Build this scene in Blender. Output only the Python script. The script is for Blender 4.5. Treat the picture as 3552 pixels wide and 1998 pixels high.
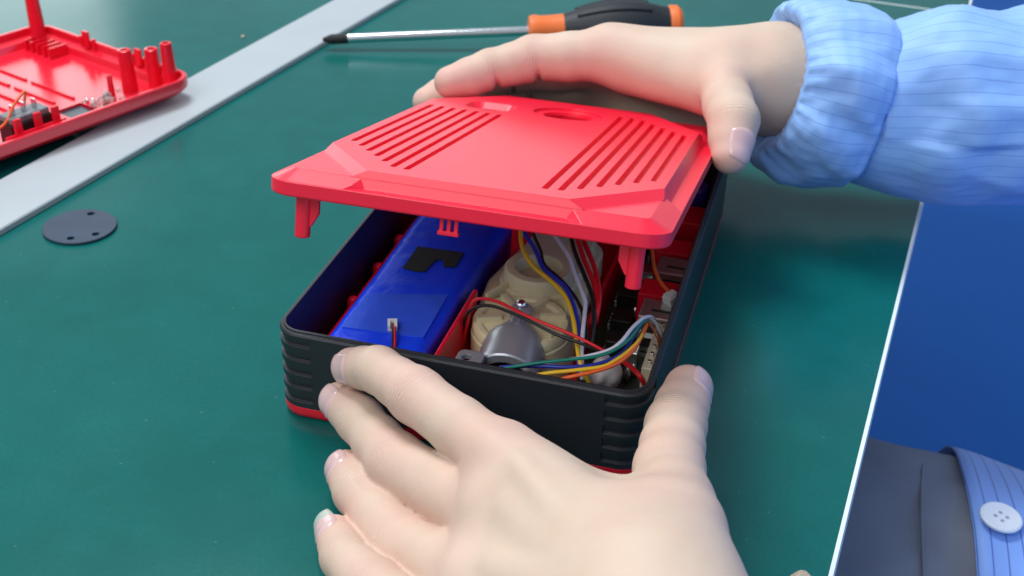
import bpy, bmesh, math, random
import numpy as np
from mathutils import Vector, Matrix, noise

random.seed(7)
scene = bpy.context.scene
col = scene.collection
for o in list(bpy.data.objects):
    bpy.data.objects.remove(o)

# ---------------------------------------------------------------- camera
cam_d = bpy.data.cameras.new('camera')
cam = bpy.data.objects.new('camera', cam_d)
col.objects.link(cam)
CAM = Vector((0.175257, -0.338347, 0.279040))
RX = (0.961923, 0.272030, 0.026514)
RY = (0.162000, -0.489326, -0.856922)
RZ = (-0.220135, 0.828589, -0.514763)
cam.matrix_world = Matrix(((RX[0], -RY[0], -RZ[0], CAM[0]),
                           (RX[1], -RY[1], -RZ[1], CAM[1]),
                           (RX[2], -RY[2], -RZ[2], CAM[2]),
                           (0, 0, 0, 1)))
cam_d.sensor_width = 36.0
cam_d.lens = 45.45
cam_d.clip_start = 0.01
cam_d.clip_end = 60
cam_d.dof.use_dof = True
cam_d.dof.focus_distance = 0.42
cam_d.dof.aperture_fstop = 22.0
scene.camera = cam

# ---------------------------------------------------------------- light
world = bpy.data.worlds.new('World')
scene.world = world
world.use_nodes = True
bg = world.node_tree.nodes['Background']
bg.inputs['Color'].default_value = (0.74, 0.87, 1.0, 1)
bg.inputs['Strength'].default_value = 0.46

def area_light(name, loc, target, sx, sy, power, color):
    d = bpy.data.lights.new(name, 'AREA')
    d.shape = 'RECTANGLE'; d.size = sx; d.size_y = sy
    d.energy = power; d.color = color
    o = bpy.data.objects.new(name, d); col.objects.link(o)
    o.location = loc
    o.rotation_euler = (Vector(target) - Vector(loc)).to_track_quat('-Z', 'Y').to_euler()
    return o
# ceiling lamp up, behind and to the left of the box; window far behind; the other two are added
area_light('ceiling_lamp', (-0.56, 0.56, 1.60), (0.05, 0.05, 0.0), 0.60, 0.60, 25, (0.96, 0.98, 1.0))
area_light('front_fill_light', (-0.45, -0.95, 1.20), (0.08, 0.0, 0.0), 1.2, 0.8, 13, (1.0, 0.985, 0.96))  # added fill that brightens front faces and the case interior
area_light('lid_reflection_light', (-1.15, 2.75, 0.20), (0.05, 0.05, 0.05), 2.0, 0.50, 4, (0.93, 0.98, 1.0))  # added panel, mirrored in the lid top to make it paler
area_light('window_light', (-1.90, 2.10, 0.52), (-0.3, 0.3, 0.0), 0.80, 1.00, 6.0, (0.92, 1.0, 1.0))

scene.view_settings.view_transform = 'Standard'
scene.view_settings.look = 'None'
scene.view_settings.exposure = 0.0
scene.view_settings.gamma = 1.0
scene.view_settings.use_curve_mapping = False

# ---------------------------------------------------------------- helpers
def node(nt, t, **kw):
    n = nt.nodes.new(t)
    for k, v in kw.items():
        setattr(n, k, v)
    return n

def mat(name, color, rough=0.5, metal=0.0, spec=0.5, var=0.06, vscale=60.0, bump=0.0, bscale=400.0,
        bevel=0.0, bdist=0.0004, coat=0.0, sss=0.0, sss_r=(1, .3, .15), trans=0.0, rvar=0.0):
    m = bpy.data.materials.new(name)
    m.use_nodes = True
    nt = m.node_tree
    b = nt.nodes['Principled BSDF']
    tc = node(nt, 'ShaderNodeTexCoord')
    nz = node(nt, 'ShaderNodeTexNoise'); nz.inputs['Scale'].default_value = vscale; nz.inputs['Detail'].default_value = 4
    nt.links.new(tc.outputs['Object'], nz.inputs['Vector'])
    mix = node(nt, 'ShaderNodeMix', data_type='RGBA')
    c = color
    lo = tuple(max(0, x * (1 - var)) for x in c); hi = tuple(min(1, x * (1 + var)) for x in c)
    mix.inputs[6].default_value = (*lo, 1); mix.inputs[7].default_value = (*hi, 1)
    nt.links.new(nz.outputs['Fac'], mix.inputs[0])
    nt.links.new(mix.outputs[2], b.inputs['Base Color'])
    b.inputs['Roughness'].default_value = rough
    b.inputs['Metallic'].default_value = metal
    b.inputs['Specular IOR Level'].default_value = spec
    if coat: b.inputs['Coat Weight'].default_value = coat
    if trans: b.inputs['Transmission Weight'].default_value = trans
    if sss:
        b.inputs['Subsurface Weight'].default_value = sss
        b.inputs['Subsurface Radius'].default_value = sss_r
        b.inputs['Subsurface Scale'].default_value = 0.004
    if rvar:
        mr = node(nt, 'ShaderNodeMapRange')
        mr.inputs[3].default_value = rough - rvar; mr.inputs[4].default_value = rough + rvar
        n2 = node(nt, 'ShaderNodeTexNoise'); n2.inputs['Scale'].default_value = vscale * 0.6; n2.inputs['Detail'].default_value = 6
        nt.links.new(tc.outputs['Object'], n2.inputs['Vector'])
        nt.links.new(n2.outputs['Fac'], mr.inputs[0])
        nt.links.new(mr.outputs[0], b.inputs['Roughness'])
    nrm = None
    if bevel:
        bv = node(nt, 'ShaderNodeBevel'); bv.samples = 4; bv.inputs['Radius'].default_value = bevel
        nrm = bv.outputs['Normal']
    if bump:
        bn = node(nt, 'ShaderNodeTexNoise'); bn.inputs['Scale'].default_value = bscale; bn.inputs['Detail'].default_value = 3
        nt.links.new(tc.outputs['Object'], bn.inputs['Vector'])
        bp = node(nt, 'ShaderNodeBump'); bp.inputs['Strength'].default_value = bump; bp.inputs['Distance'].default_value = bdist
        nt.links.new(bn.outputs['Fac'], bp.inputs['Height'])
        if nrm: nt.links.new(nrm, bp.inputs['Normal'])
        nrm = bp.outputs['Normal']
    if nrm: nt.links.new(nrm, b.inputs['Normal'])
    return m

def link(o, parent=None):
    col.objects.link(o)
    if parent is not None:
        o.parent = parent
    return o

def mesh_obj(name, V, F, m, parent=None, smooth=False, autosmooth=None, uv=None):
    me = bpy.data.meshes.new(name)
    me.from_pydata([tuple(map(float, v)) for v in V], [], F)
    me.validate(clean_customdata=False)
    bm = bmesh.new(); bm.from_mesh(me)
    bmesh.ops.recalc_face_normals(bm, faces=bm.faces)
    bm.to_mesh(me); bm.free()
    if m: me.materials.append(m)
    if smooth or autosmooth:
        me.polygons.foreach_set('use_smooth', [True] * len(me.polygons))
        if autosmooth:
            me.set_sharp_from_angle(angle=math.radians(autosmooth))
    o = bpy.data.objects.new(name, me)
    return link(o, parent)

def empty(name, loc=(0, 0, 0), M=None):
    o = bpy.data.objects.new(name, None)
    o.empty_display_size = 0.02
    col.objects.link(o)
    if M is not None: o.matrix_world = M
    else: o.location = loc
    return o

def tag(o, label=None, cat=None, group=None, kind=None):
    if label: o['label'] = label
    if cat: o['category'] = cat
    if group: o['group'] = group
    if kind: o['kind'] = kind
    return o

def rr(x0, y0, x1, y1, r, n=8, sides=None):
    """rounded rectangle outline, counter-clockwise -> list of (x, y, nx, ny)"""
    out = []
    cs = [(x1 - r, y0 + r, -90), (x1 - r, y1 - r, 0), (x0 + r, y1 - r, 90), (x0 + r, y0 + r, 180)]
    for i, (cx, cy, a0) in enumerate(cs):
        for k in range(n + 1):
            a = math.radians(a0 + 90 * k / n)
            out.append((cx + r * math.cos(a), cy + r * math.sin(a), math.cos(a), math.sin(a)))
        if sides:
            ax, ay, nx, ny = out[-1]
            a2 = math.radians(a0 + 90)
            j = cs[(i + 1) % 4]
            b = (j[0] + r * math.cos(math.radians(j[2])), j[1] + r * math.sin(math.radians(j[2])))
            L = math.hypot(b[0] - ax, b[1] - ay)
            for s in sides(L):
                out.append((ax + (b[0] - ax) * s / L, ay + (b[1] - ay) * s / L, math.cos(a2), math.sin(a2)))
    return out

def loft(rings, cap0=True, cap1=True, closed=True):
    V = []; F = []
    n = len(rings[0])
    for r in rings: V += list(r)
    for k in range(len(rings) - 1):
        for i in range(n if closed else n - 1):
            j = (i + 1) % n
            F.append((k * n + i, k * n + j, (k + 1) * n + j, (k + 1) * n + i))
    if cap0: F.append(tuple(range(n - 1, -1, -1)))
    if cap1: F.append(tuple((len(rings) - 1) * n + i for i in range(n)))
    return V, F

def rr_loft(x0, y0, x1, y1, r, prof, n=8):
    """prof: list of (inset, z)"""
    o = rr(x0, y0, x1, y1, r, n)
    return loft([[(x - nx * i, y - ny * i, z) for x, y, nx, ny in o] for i, z in prof])

def box_vf(x0, y0, z0, x1, y1, z1, b=0.0):
    if b <= 0:
        V = [(x0, y0, z0), (x1, y0, z0), (x1, y1, z0), (x0, y1, z0), (x0, y0, z1), (x1, y0, z1), (x1, y1, z1), (x0, y1, z1)]
        F = [(3, 2, 1, 0), (4, 5, 6, 7), (0, 1, 5, 4), (1, 2, 6, 5), (2, 3, 7, 6), (3, 0, 4, 7)]
        return V, F
    return rr_loft(x0, y0, x1, y1, b * 1.01, [(b, z0), (0, z0 + b), (0, z1 - b), (b, z1)], n=2)

def box(name, x0, y0, z0, x1, y1, z1, m, parent=None, b=0.0):
    V, F = box_vf(x0, y0, z0, x1, y1, z1, b)
    return mesh_obj(name, V, F, m, parent)

def lathe_vf(prof, n=24, M=None):
    V = []; F = []
    rings = []
    for r, z in prof:
        rings.append([(r * math.cos(2 * math.pi * i / n), r * math.sin(2 * math.pi * i / n), z) for i in range(n)])
    V, F = loft(rings)
    if M is not None: V = [tuple(M @ Vector(v)) for v in V]
    return V, F

def axis_matrix(a, b):
    a = Vector(a); b = Vector(b)
    q = (b - a).to_track_quat('Z', 'Y')
    return Matrix.Translation(a) @ q.to_matrix().to_4x4()

def catmull(P, sub=6):
    P = [Vector(p) for p in P]
    Q = [P[0] * 2 - P[1]] + P + [P[-1] * 2 - P[-2]]
    out = []
    for i in range(1, len(Q) - 2):
        p0, p1, p2, p3 = Q[i - 1], Q[i], Q[i + 1], Q[i + 2]
        for k in range(sub):
            t = k / sub
            out.append(0.5 * ((2 * p1) + (-p0 + p2) * t + (2 * p0 - 5 * p1 + 4 * p2 - p3) * t * t + (-p0 + 3 * p1 - 3 * p2 + p3) * t ** 3))
    out.append(P[-1])
    return out

def tube_vf(P, r, n=8, sub=6):
    C = catmull(P, sub)
    rings = []
    up = Vector((0.13, 0.2, 1)).normalized()
    for i, p in enumerate(C):
        t = (C[min(i + 1, len(C) - 1)] - C[max(i - 1, 0)]).normalized()
        u = (up - t * up.dot(t)).normalized(); w = t.cross(u)
        rad = r(i / (len(C) - 1)) if callable(r) else r
        rings.append([tuple(p + (u * math.cos(2 * math.pi * k / n) + w * math.sin(2 * math.pi * k / n)) * rad) for k in range(n)])
        up = u
    return loft(rings)

def merge(*vfs):
    V = []; F = []
    for v, f in vfs:
        b = len(V); V += list(v); F += [tuple(i + b for i in q) for q in f]
    return V, F

def boolean(base, cutters, op='DIFFERENCE'):
    """apply boolean operations with mesh (V, F) cutters (in the object's own space) to object base"""
    par = base.parent
    base.parent = None
    for V, F in cutters:
        c = mesh_obj('cutter', V, F, None)
        md = base.modifiers.new('b', 'BOOLEAN'); md.operation = op; md.object = c; md.solver = 'EXACT'
        dg = bpy.context.evaluated_depsgraph_get()
        me = bpy.data.meshes.new_from_object(base.evaluated_get(dg))
        base.modifiers.clear()
        old = base.data; base.data = me
        bpy.data.meshes.remove(old)
        cm = c.data
        bpy.data.objects.remove(c); bpy.data.meshes.remove(cm)
    base.parent = par
    return base

# ---------------------------------------------------------------- materials
RED = mat('red_abs_plastic', (0.90, 0.012, 0.045), 0.34, var=0.03, bump=0.10, bscale=1500, bevel=0.0005)
RED_IN = mat('red_abs_inside', (0.82, 0.008, 0.03), 0.20, var=0.04, bump=0.1, bscale=700, bevel=0.0004)
RED_TRAY = mat('red_abs_glossy_tray', (0.80, 0.010, 0.035), 0.22, spec=1.0, var=0.04, bump=0.12, bscale=500, bevel=0.0004)
BLACK = mat('black_abs_plastic', (0.020, 0.022, 0.028), 0.42, var=0.1, bump=0.15, bscale=1600, bevel=0.0003)
def bench_mat():
    m = bpy.data.materials.new('green_bench_mat'); m.use_nodes = True
    nt = m.node_tree; b = nt.nodes['Principled BSDF']; tc = node(nt, 'ShaderNodeTexCoord')
    prev = None
    for sc, lo, hi, det in ((7, (.0022, .108, .100), (.0032, .136, .126), 5), (55, None, (.004, .150, .138), 6), (700, None, (.001, .085, .080), 2)):
        n = node(nt, 'ShaderNodeTexNoise'); n.inputs['Scale'].default_value = sc; n.inputs['Detail'].default_value = det
        nt.links.new(tc.outputs['Object'], n.inputs['Vector'])
        r = node(nt, 'ShaderNodeMapRange'); r.inputs[1].default_value = .42; r.inputs[2].default_value = .75; r.inputs[4].default_value = 1.0 if lo else .42
        nt.links.new(n.outputs['Fac'], r.inputs[0])
        mx = node(nt, 'ShaderNodeMix', data_type='RGBA'); mx.inputs[7].default_value = (*hi, 1)
        nt.links.new(r.outputs[0], mx.inputs[0])
        if lo: mx.inputs[6].default_value = (*lo, 1)
        else: nt.links.new(prev, mx.inputs[6])
        prev = mx.outputs[2]
    # sparse pale dust
    v = node(nt, 'ShaderNodeTexVoronoi'); v.inputs['Scale'].default_value = 95
    nt.links.new(tc.outputs['Object'], v.inputs['Vector'])
    lt = node(nt, 'ShaderNodeMath', operation='LESS_THAN'); lt.inputs[1].default_value = .045
    nt.links.new(v.outputs['Distance'], lt.inputs[0])
    d = node(nt, 'ShaderNodeMath', operation='MULTIPLY'); d.inputs[1].default_value = .12
    nt.links.new(lt.outputs[0], d.inputs[0])
    mx = node(nt, 'ShaderNodeMix', data_type='RGBA'); mx.inputs[7].default_value = (.35, .45, .42, 1)
    nt.links.new(d.outputs[0], mx.inputs[0]); nt.links.new(prev, mx.inputs[6])
    nt.links.new(mx.outputs[2], b.inputs['Base Color'])
    b.inputs['Specular IOR Level'].default_value = .28
    n2 = node(nt, 'ShaderNodeTexNoise'); n2.inputs['Scale'].default_value = 14; n2.inputs['Detail'].default_value = 7
    nt.links.new(tc.outputs['Object'], n2.inputs['Vector'])
    r2 = node(nt, 'ShaderNodeMapRange'); r2.inputs[3].default_value = .13; r2.inputs[4].default_value = .26
    nt.links.new(n2.outputs['Fac'], r2.inputs[0]); nt.links.new(r2.outputs[0], b.inputs['Roughness'])
    bn = node(nt, 'ShaderNodeTexNoise'); bn.inputs['Scale'].default_value = 500
    nt.links.new(tc.outputs['Object'], bn.inputs['Vector'])
    bp = node(nt, 'ShaderNodeBump'); bp.inputs['Strength'].default_value = .05; bp.inputs['Distance'].default_value = .0004
    nt.links.new(bn.outputs['Fac'], bp.inputs['Height']); nt.links.new(bp.outputs[0], b.inputs['Normal'])
    return m
MAT_GREEN = bench_mat()
EDGE_WHITE = mat('white_edge_band', (0.78, 0.85, 0.85), 0.5, var=0.05)
BAR_GREY = mat('grey_coated_bar', (0.42, 0.47, 0.50), 0.45, var=0.06, vscale=25, rvar=0.06)
FLOOR_BLUE = mat('blue_floor_paint', (0.002, 0.145, 0.62), 0.45, spec=0.2, var=0.12, vscale=3)
BATT = mat('blue_shrink_wrap', (0.004, 0.055, 0.88), 0.30, var=0.18, vscale=40, bump=0.9, bscale=75, bdist=0.0012, rvar=0.12)
TAPE_BLACK = mat('black_cloth_tape', (0.010, 0.011, 0.012), 0.75, var=0.2, bump=0.4, bscale=900)
TAPE_CLEAR = mat('clear_tape', (0.03, 0.10, 0.72), 0.18, var=0.2, vscale=120, bump=0.7, bscale=150)
CREAM = mat('cream_nylon', (0.74, 0.66, 0.42), 0.38, var=0.08, sss=0.15, sss_r=(1, .8, .5), bevel=0.0005)
ZINC = mat('grey_cast_zinc', (0.40, 0.42, 0.46), 0.34, metal=0.5, var=0.12, bump=0.2, bscale=600, bevel=0.0004)
STEEL = mat('polished_steel', (0.75, 0.77, 0.80), 0.18, metal=1.0, var=0.04, bevel=0.0002)
TIN = mat('tinned_steel_sheet', (0.62, 0.62, 0.60), 0.28, metal=0.9, var=0.15)
DARKHOLE = mat('dark_tip_and_bore_shade', (0.008, 0.008, 0.009), 0.7, var=0.2)  # black screwdriver tip, and the shade painted inside the pump cylinder
PCB = mat('dark_green_circuit_board', (0.010, 0.030, 0.014), 0.35, var=0.4, vscale=300)
CHIP = mat('black_chip_epoxy', (0.012, 0.012, 0.013), 0.45, var=0.2)
WHITE_NYL = mat('white_nylon_connector', (0.72, 0.72, 0.70), 0.45, var=0.05)
BEIGE = mat('beige_nylon_header', (0.62, 0.55, 0.40), 0.5, var=0.1)
GLUE = mat('milky_glue', (0.60, 0.56, 0.56), 0.4, var=0.1, sss=0.3, sss_r=(1, 1, 1), bump=0.4, bscale=200)
CLEARGLUE = mat('clear_hot_glue', (0.85, 0.82, 0.80), 0.15, var=0.05, trans=0.7)
PURPLE = mat('violet_sleeve', (0.05, 0.03, 0.32), 0.35, var=0.1)
ORANGE = mat('orange_rubber', (0.85, 0.17, 0.028), 0.5, var=0.05, bevel=0.0006)
GRIP = mat('black_rubber_grip', (0.010, 0.014, 0.020), 0.55, var=0.15, bump=0.25, bscale=600)
DISC = mat('slate_blue_disc', (0.026, 0.048, 0.088), 0.55, var=0.35, vscale=80, bump=0.25, bscale=1200)
TROUSER = mat('charcoal_twill', (0.24, 0.265, 0.33), 0.85, var=0.2, vscale=40, bump=0.5, bscale=1500)
BUTTON = mat('pearly_white_button', (0.78, 0.84, 0.92), 0.25, var=0.04)
WIRE = {k: mat('wire_' + k, c, 0.38, var=0.06, vscale=200) for k, c in dict(
    yellow=(0.85, 0.52, 0.02), blue=(0.02, 0.04, 0.50), black=(0.012, 0.011, 0.012), white=(0.72, 0.70, 0.78),
    red=(0.75, 0.01, 0.02), green=(0.004, 0.20, 0.14), navy=(0.01, 0.03, 0.32), orange=(0.85, 0.13, 0.02),
    brown=(0.20, 0.05, 0.015), grey=(0.30, 0.30, 0.32)).items()}

def cloth_mat(name, base, stripe, n, width=0.07):
    m = bpy.data.materials.new(name); m.use_nodes = True
    nt = m.node_tree; b = nt.nodes['Principled BSDF']
    uv = node(nt, 'ShaderNodeUVMap')
    sp = node(nt, 'ShaderNodeSeparateXYZ'); nt.links.new(uv.outputs[0], sp.inputs[0])
    mu = node(nt, 'ShaderNodeMath', operation='MULTIPLY'); mu.inputs[1].default_value = n
    nt.links.new(sp.outputs[1], mu.inputs[0])
    fr = node(nt, 'ShaderNodeMath', operation='FRACT'); nt.links.new(mu.outputs[0], fr.inputs[0])
    lt = node(nt, 'ShaderNodeMath', operation='LESS_THAN'); lt.inputs[1].default_value = width
    nt.links.new(fr.outputs[0], lt.inputs[0])
    tc = node(nt, 'ShaderNodeTexCoord')
    nz = node(nt, 'ShaderNodeTexNoise'); nz.inputs['Scale'].default_value = 45; nz.inputs['Detail'].default_value = 3
    nt.links.new(tc.outputs['Object'], nz.inputs['Vector'])
    m1 = node(nt, 'ShaderNodeMix', data_type='RGBA')
    m1.inputs[6].default_value = (*[x * 0.92 for x in base], 1); m1.inputs[7].default_value = (*[min(1, x * 1.08) for x in base], 1)
    nt.links.new(nz.outputs['Fac'], m1.inputs[0])
    m2 = node(nt, 'ShaderNodeMix', data_type='RGBA'); m2.inputs[7].default_value = (*stripe, 1)
    nt.links.new(lt.outputs[0], m2.inputs[0]); nt.links.new(m1.outputs[2], m2.inputs[6])
    nt.links.new(m2.outputs[2], b.inputs['Base Color'])
    b.inputs['Roughness'].default_value = 0.55
    b.inputs['Sheen Weight'].default_value = 0.15
    bn = node(nt, 'ShaderNodeTexNoise'); bn.inputs['Scale'].default_value = 110; bn.inputs['Detail'].default_value = 5
    nt.links.new(tc.outputs['Object'], bn.inputs['Vector'])
    bp = node(nt, 'ShaderNodeBump'); bp.inputs['Strength'].default_value = 0.12; bp.inputs['Distance'].default_value = 0.002
    nt.links.new(bn.outputs['Fac'], bp.inputs['Height']); nt.links.new(bp.outputs[0], b.inputs['Normal'])
    return m
CLOTH = cloth_mat('pale_blue_striped_cloth', (0.27, 0.50, 0.95), (0.15, 0.30, 0.72), 50, 0.055)
CLOTH_LAP = cloth_mat('pale_blue_striped_coat_cloth', (0.22, 0.40, 0.88), (0.08, 0.16, 0.50), 1.0, 0.10)

def skin_mat():
    m = bpy.data.materials.new('skin'); m.use_nodes = True
    nt = m.node_tree; b = nt.nodes['Principled BSDF']
    at = node(nt, 'ShaderNodeAttribute'); at.attribute_name = 'flush'
    tc = node(nt, 'ShaderNodeTexCoord')
    nz = node(nt, 'ShaderNodeTexNoise'); nz.inputs['Scale'].default_value = 55; nz.inputs['Detail'].default_value = 4
    nt.links.new(tc.outputs['Object'], nz.inputs['Vector'])
    m0 = node(nt, 'ShaderNodeMix', data_type='RGBA')
    m0.inputs[6].default_value = (0.575, 0.440, 0.335, 1); m0.inputs[7].default_value = (0.70, 0.570, 0.450, 1)
    nt.links.new(nz.outputs['Fac'], m0.inputs[0])
    m1 = node(nt, 'ShaderNodeMix', data_type='RGBA'); m1.inputs[7].default_value = (0.68, 0.385, 0.33, 1)
    nb = node(nt, 'ShaderNodeTexNoise'); nb.inputs['Scale'].default_value = 24; nb.inputs['Detail'].default_value = 6; nb.inputs['Roughness'].default_value = 0.65
    nt.links.new(tc.outputs['Object'], nb.inputs['Vector'])
    rb = node(nt, 'ShaderNodeMapRange'); rb.inputs[1].default_value = 0.42; rb.inputs[2].default_value = 0.72; rb.inputs[3].default_value = 0; rb.inputs[4].default_value = 0.38
    nt.links.new(nb.outputs['Fac'], rb.inputs[0])
    mb = node(nt, 'ShaderNodeMix', data_type='RGBA'); mb.inputs[7].default_value = (0.66, 0.40, 0.33, 1)
    nt.links.new(rb.outputs[0], mb.inputs[0]); nt.links.new(m0.outputs[2], mb.inputs[6])
    nt.links.new(at.outputs['Fac'], m1.inputs[0]); nt.links.new(mb.outputs[2], m1.inputs[6])
    nt.links.new(m1.outputs[2], b.inputs['Base Color'])
    b.inputs['Roughness'].default_value = 0.56
    b.inputs['Specular IOR Level'].default_value = 0.32
    b.inputs['Subsurface Weight'].default_value = 0.12
    b.inputs['Subsurface Radius'].default_value = (1.0, 0.35, 0.18)
    b.inputs['Subsurface Scale'].default_value = 0.004
    vo = node(nt, 'ShaderNodeTexVoronoi'); vo.inputs['Scale'].default_value = 900
    nt.links.new(tc.outputs['Object'], vo.inputs['Vector'])
    bn = node(nt, 'ShaderNodeTexNoise'); bn.inputs['Scale'].default_value = 260; bn.inputs['Detail'].default_value = 4
    nt.links.new(tc.outputs['Object'], bn.inputs['Vector'])
    bp = node(nt, 'ShaderNodeBump'); bp.inputs['Strength'].default_value = 0.22; bp.inputs['Distance'].default_value = 0.0006
    nt.links.new(bn.outputs['Fac'], bp.inputs['Height'])
    b2 = node(nt, 'ShaderNodeBump'); b2.inputs['Strength'].default_value = 0.06; b2.inputs['Distance'].default_value = 0.0003
    nt.links.new(vo.outputs['Distance'], b2.inputs['Height']); nt.links.new(bp.outputs[0], b2.inputs['Normal'])
    al = node(nt, 'ShaderNodeAttribute'); al.attribute_name = 'along'
    wk = node(nt, 'ShaderNodeAttribute'); wk.attribute_name = 'wrinkle'
    n3 = node(nt, 'ShaderNodeTexNoise'); n3.inputs['Scale'].default_value = 230; n3.inputs['Detail'].default_value = 2
    nt.links.new(tc.outputs['Object'], n3.inputs['Vector'])
    ad = node(nt, 'ShaderNodeMath', operation='MULTIPLY_ADD'); ad.inputs[1].default_value = 4.6
    nt.links.new(al.outputs['Fac'], ad.inputs[0])
    n4 = node(nt, 'ShaderNodeMath', operation='MULTIPLY'); n4.inputs[1].default_value = 14.0
    nt.links.new(n3.outputs['Fac'], n4.inputs[0]); nt.links.new(n4.outputs[0], ad.inputs[2])
    sn = node(nt, 'ShaderNodeMath', operation='SINE'); nt.links.new(ad.outputs[0], sn.inputs[0])
    ml = node(nt, 'ShaderNodeMath', operation='MULTIPLY')
    nt.links.new(sn.outputs[0], ml.inputs[0]); nt.links.new(wk.outputs['Fac'], ml.inputs[1])
    b3 = node(nt, 'ShaderNodeBump'); b3.inputs['Strength'].default_value = 0.28; b3.inputs['Distance'].default_value = 0.0005
    nt.links.new(ml.outputs[0], b3.inputs['Height']); nt.links.new(b2.outputs[0], b3.inputs['Normal'])
    nt.links.new(b3.outputs[0], b.inputs['Normal'])
    return m
SKIN = skin_mat()
NAIL = mat('fingernail', (0.68, 0.46, 0.45), 0.20, spec=0.5, var=0.04, sss=0.2)
NAIL_TIP = mat('fingernail_free_edge', (0.42, 0.48, 0.42), 0.35, var=0.03, sss=0.2)

# ---------------------------------------------------------------- setting: floor, benches
FL = 9.0
mesh_obj('floor', [(-FL, -FL, -.74), (FL, -FL, -.74), (FL, FL, -.74), (-FL, FL, -.74)], [(0, 1, 2, 3)], FLOOR_BLUE)['kind'] = 'structure'

CORNER = Vector((0.2487, 0.5470, 0)); TH = 0.0900
DA = Vector((math.sin(TH), math.cos(TH), 0)); DB = Vector((math.cos(TH), -math.sin(TH), 0))
def bench(name, s0, s1, label, ridge):
    e = empty(name, CORNER + DA * s0 + Vector((0, 0, -.74)))
    def quad(n, a0, a1, b0, b1, z0, z1, m):
        P = [CORNER + DA * a0 + DB * b0, CORNER + DA * a0 + DB * b1, CORNER + DA * a1 + DB * b1, CORNER + DA * a1 + DB * b0]
        V = [tuple(p + Vector((0, 0, z0)) - e.location) for p in P] + [tuple(p + Vector((0, 0, z1)) - e.location) for p in P]
        F = [(3, 2, 1, 0), (4, 5, 6, 7), (0, 1, 5, 4), (1, 2, 6, 5), (2, 3, 7, 6), (3, 0, 4, 7)]
        return mesh_obj(n, V, F, m, e)
    lo, hi = (s0, s1 - .0016) if ridge else (s0 + .0005, s1)
    quad('top', lo, hi, -1.6, -.0014, -.024, 0, MAT_GREEN)
    quad('edge_band', s0, s1, -.0014, 0, -.024, .0001, EDGE_WHITE)
    if ridge:
        quad('edge_band', s1 - .0016, s1, -1.6, -.0014, -.024, .0001, EDGE_WHITE)
    for a in (s0 + .06, s1 - .1):
        quad('leg', a, a + .04, -.30, -.26, -.74, -.024, BAR_GREY)
    tag(e, label, 'workbench')
bench('workbench', -1.25, 0.0, 'green topped workbench with thin white edge band carrying the red device', True)
bench('workbench', 0.0, 0.9, 'second green workbench butted against the far end of the first', False)

# flat grey bar lying across the bench
def flat_bar():
    a = Vector((-0.1875, -0.02, 0)); b = Vector((-0.0880, 0.60, 0))
    a0 = Vector((-0.1855, 0.0824, 0)); d = Vector((0.0570, 0.3620, 0)).normalized(); n = Vector((-d.y, d.x, 0))
    p0 = Vector((-0.17, 0.0824, 0)) - d * 0.45; p1 = Vector((-0.113, 0.4444, 0)) + d * 0.5
    w = 0.0355; t = 0.0032
    e0 = .0006
    prof = [(0, 0.0002), (0, t - e0), (e0, t), (w - e0, t), (w, t - e0), (w, 0.0002)]
    rings = [[tuple(p + n * s + Vector((0, 0, z))) for s, z in prof] for p in (p0, p1)]
    V, F = loft(rings)
    o = mesh_obj('flat_bar', V, F, BAR_GREY)
    tag(o, 'long flat pale grey bar lying across the green workbench', 'bar')
flat_bar()

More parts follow.
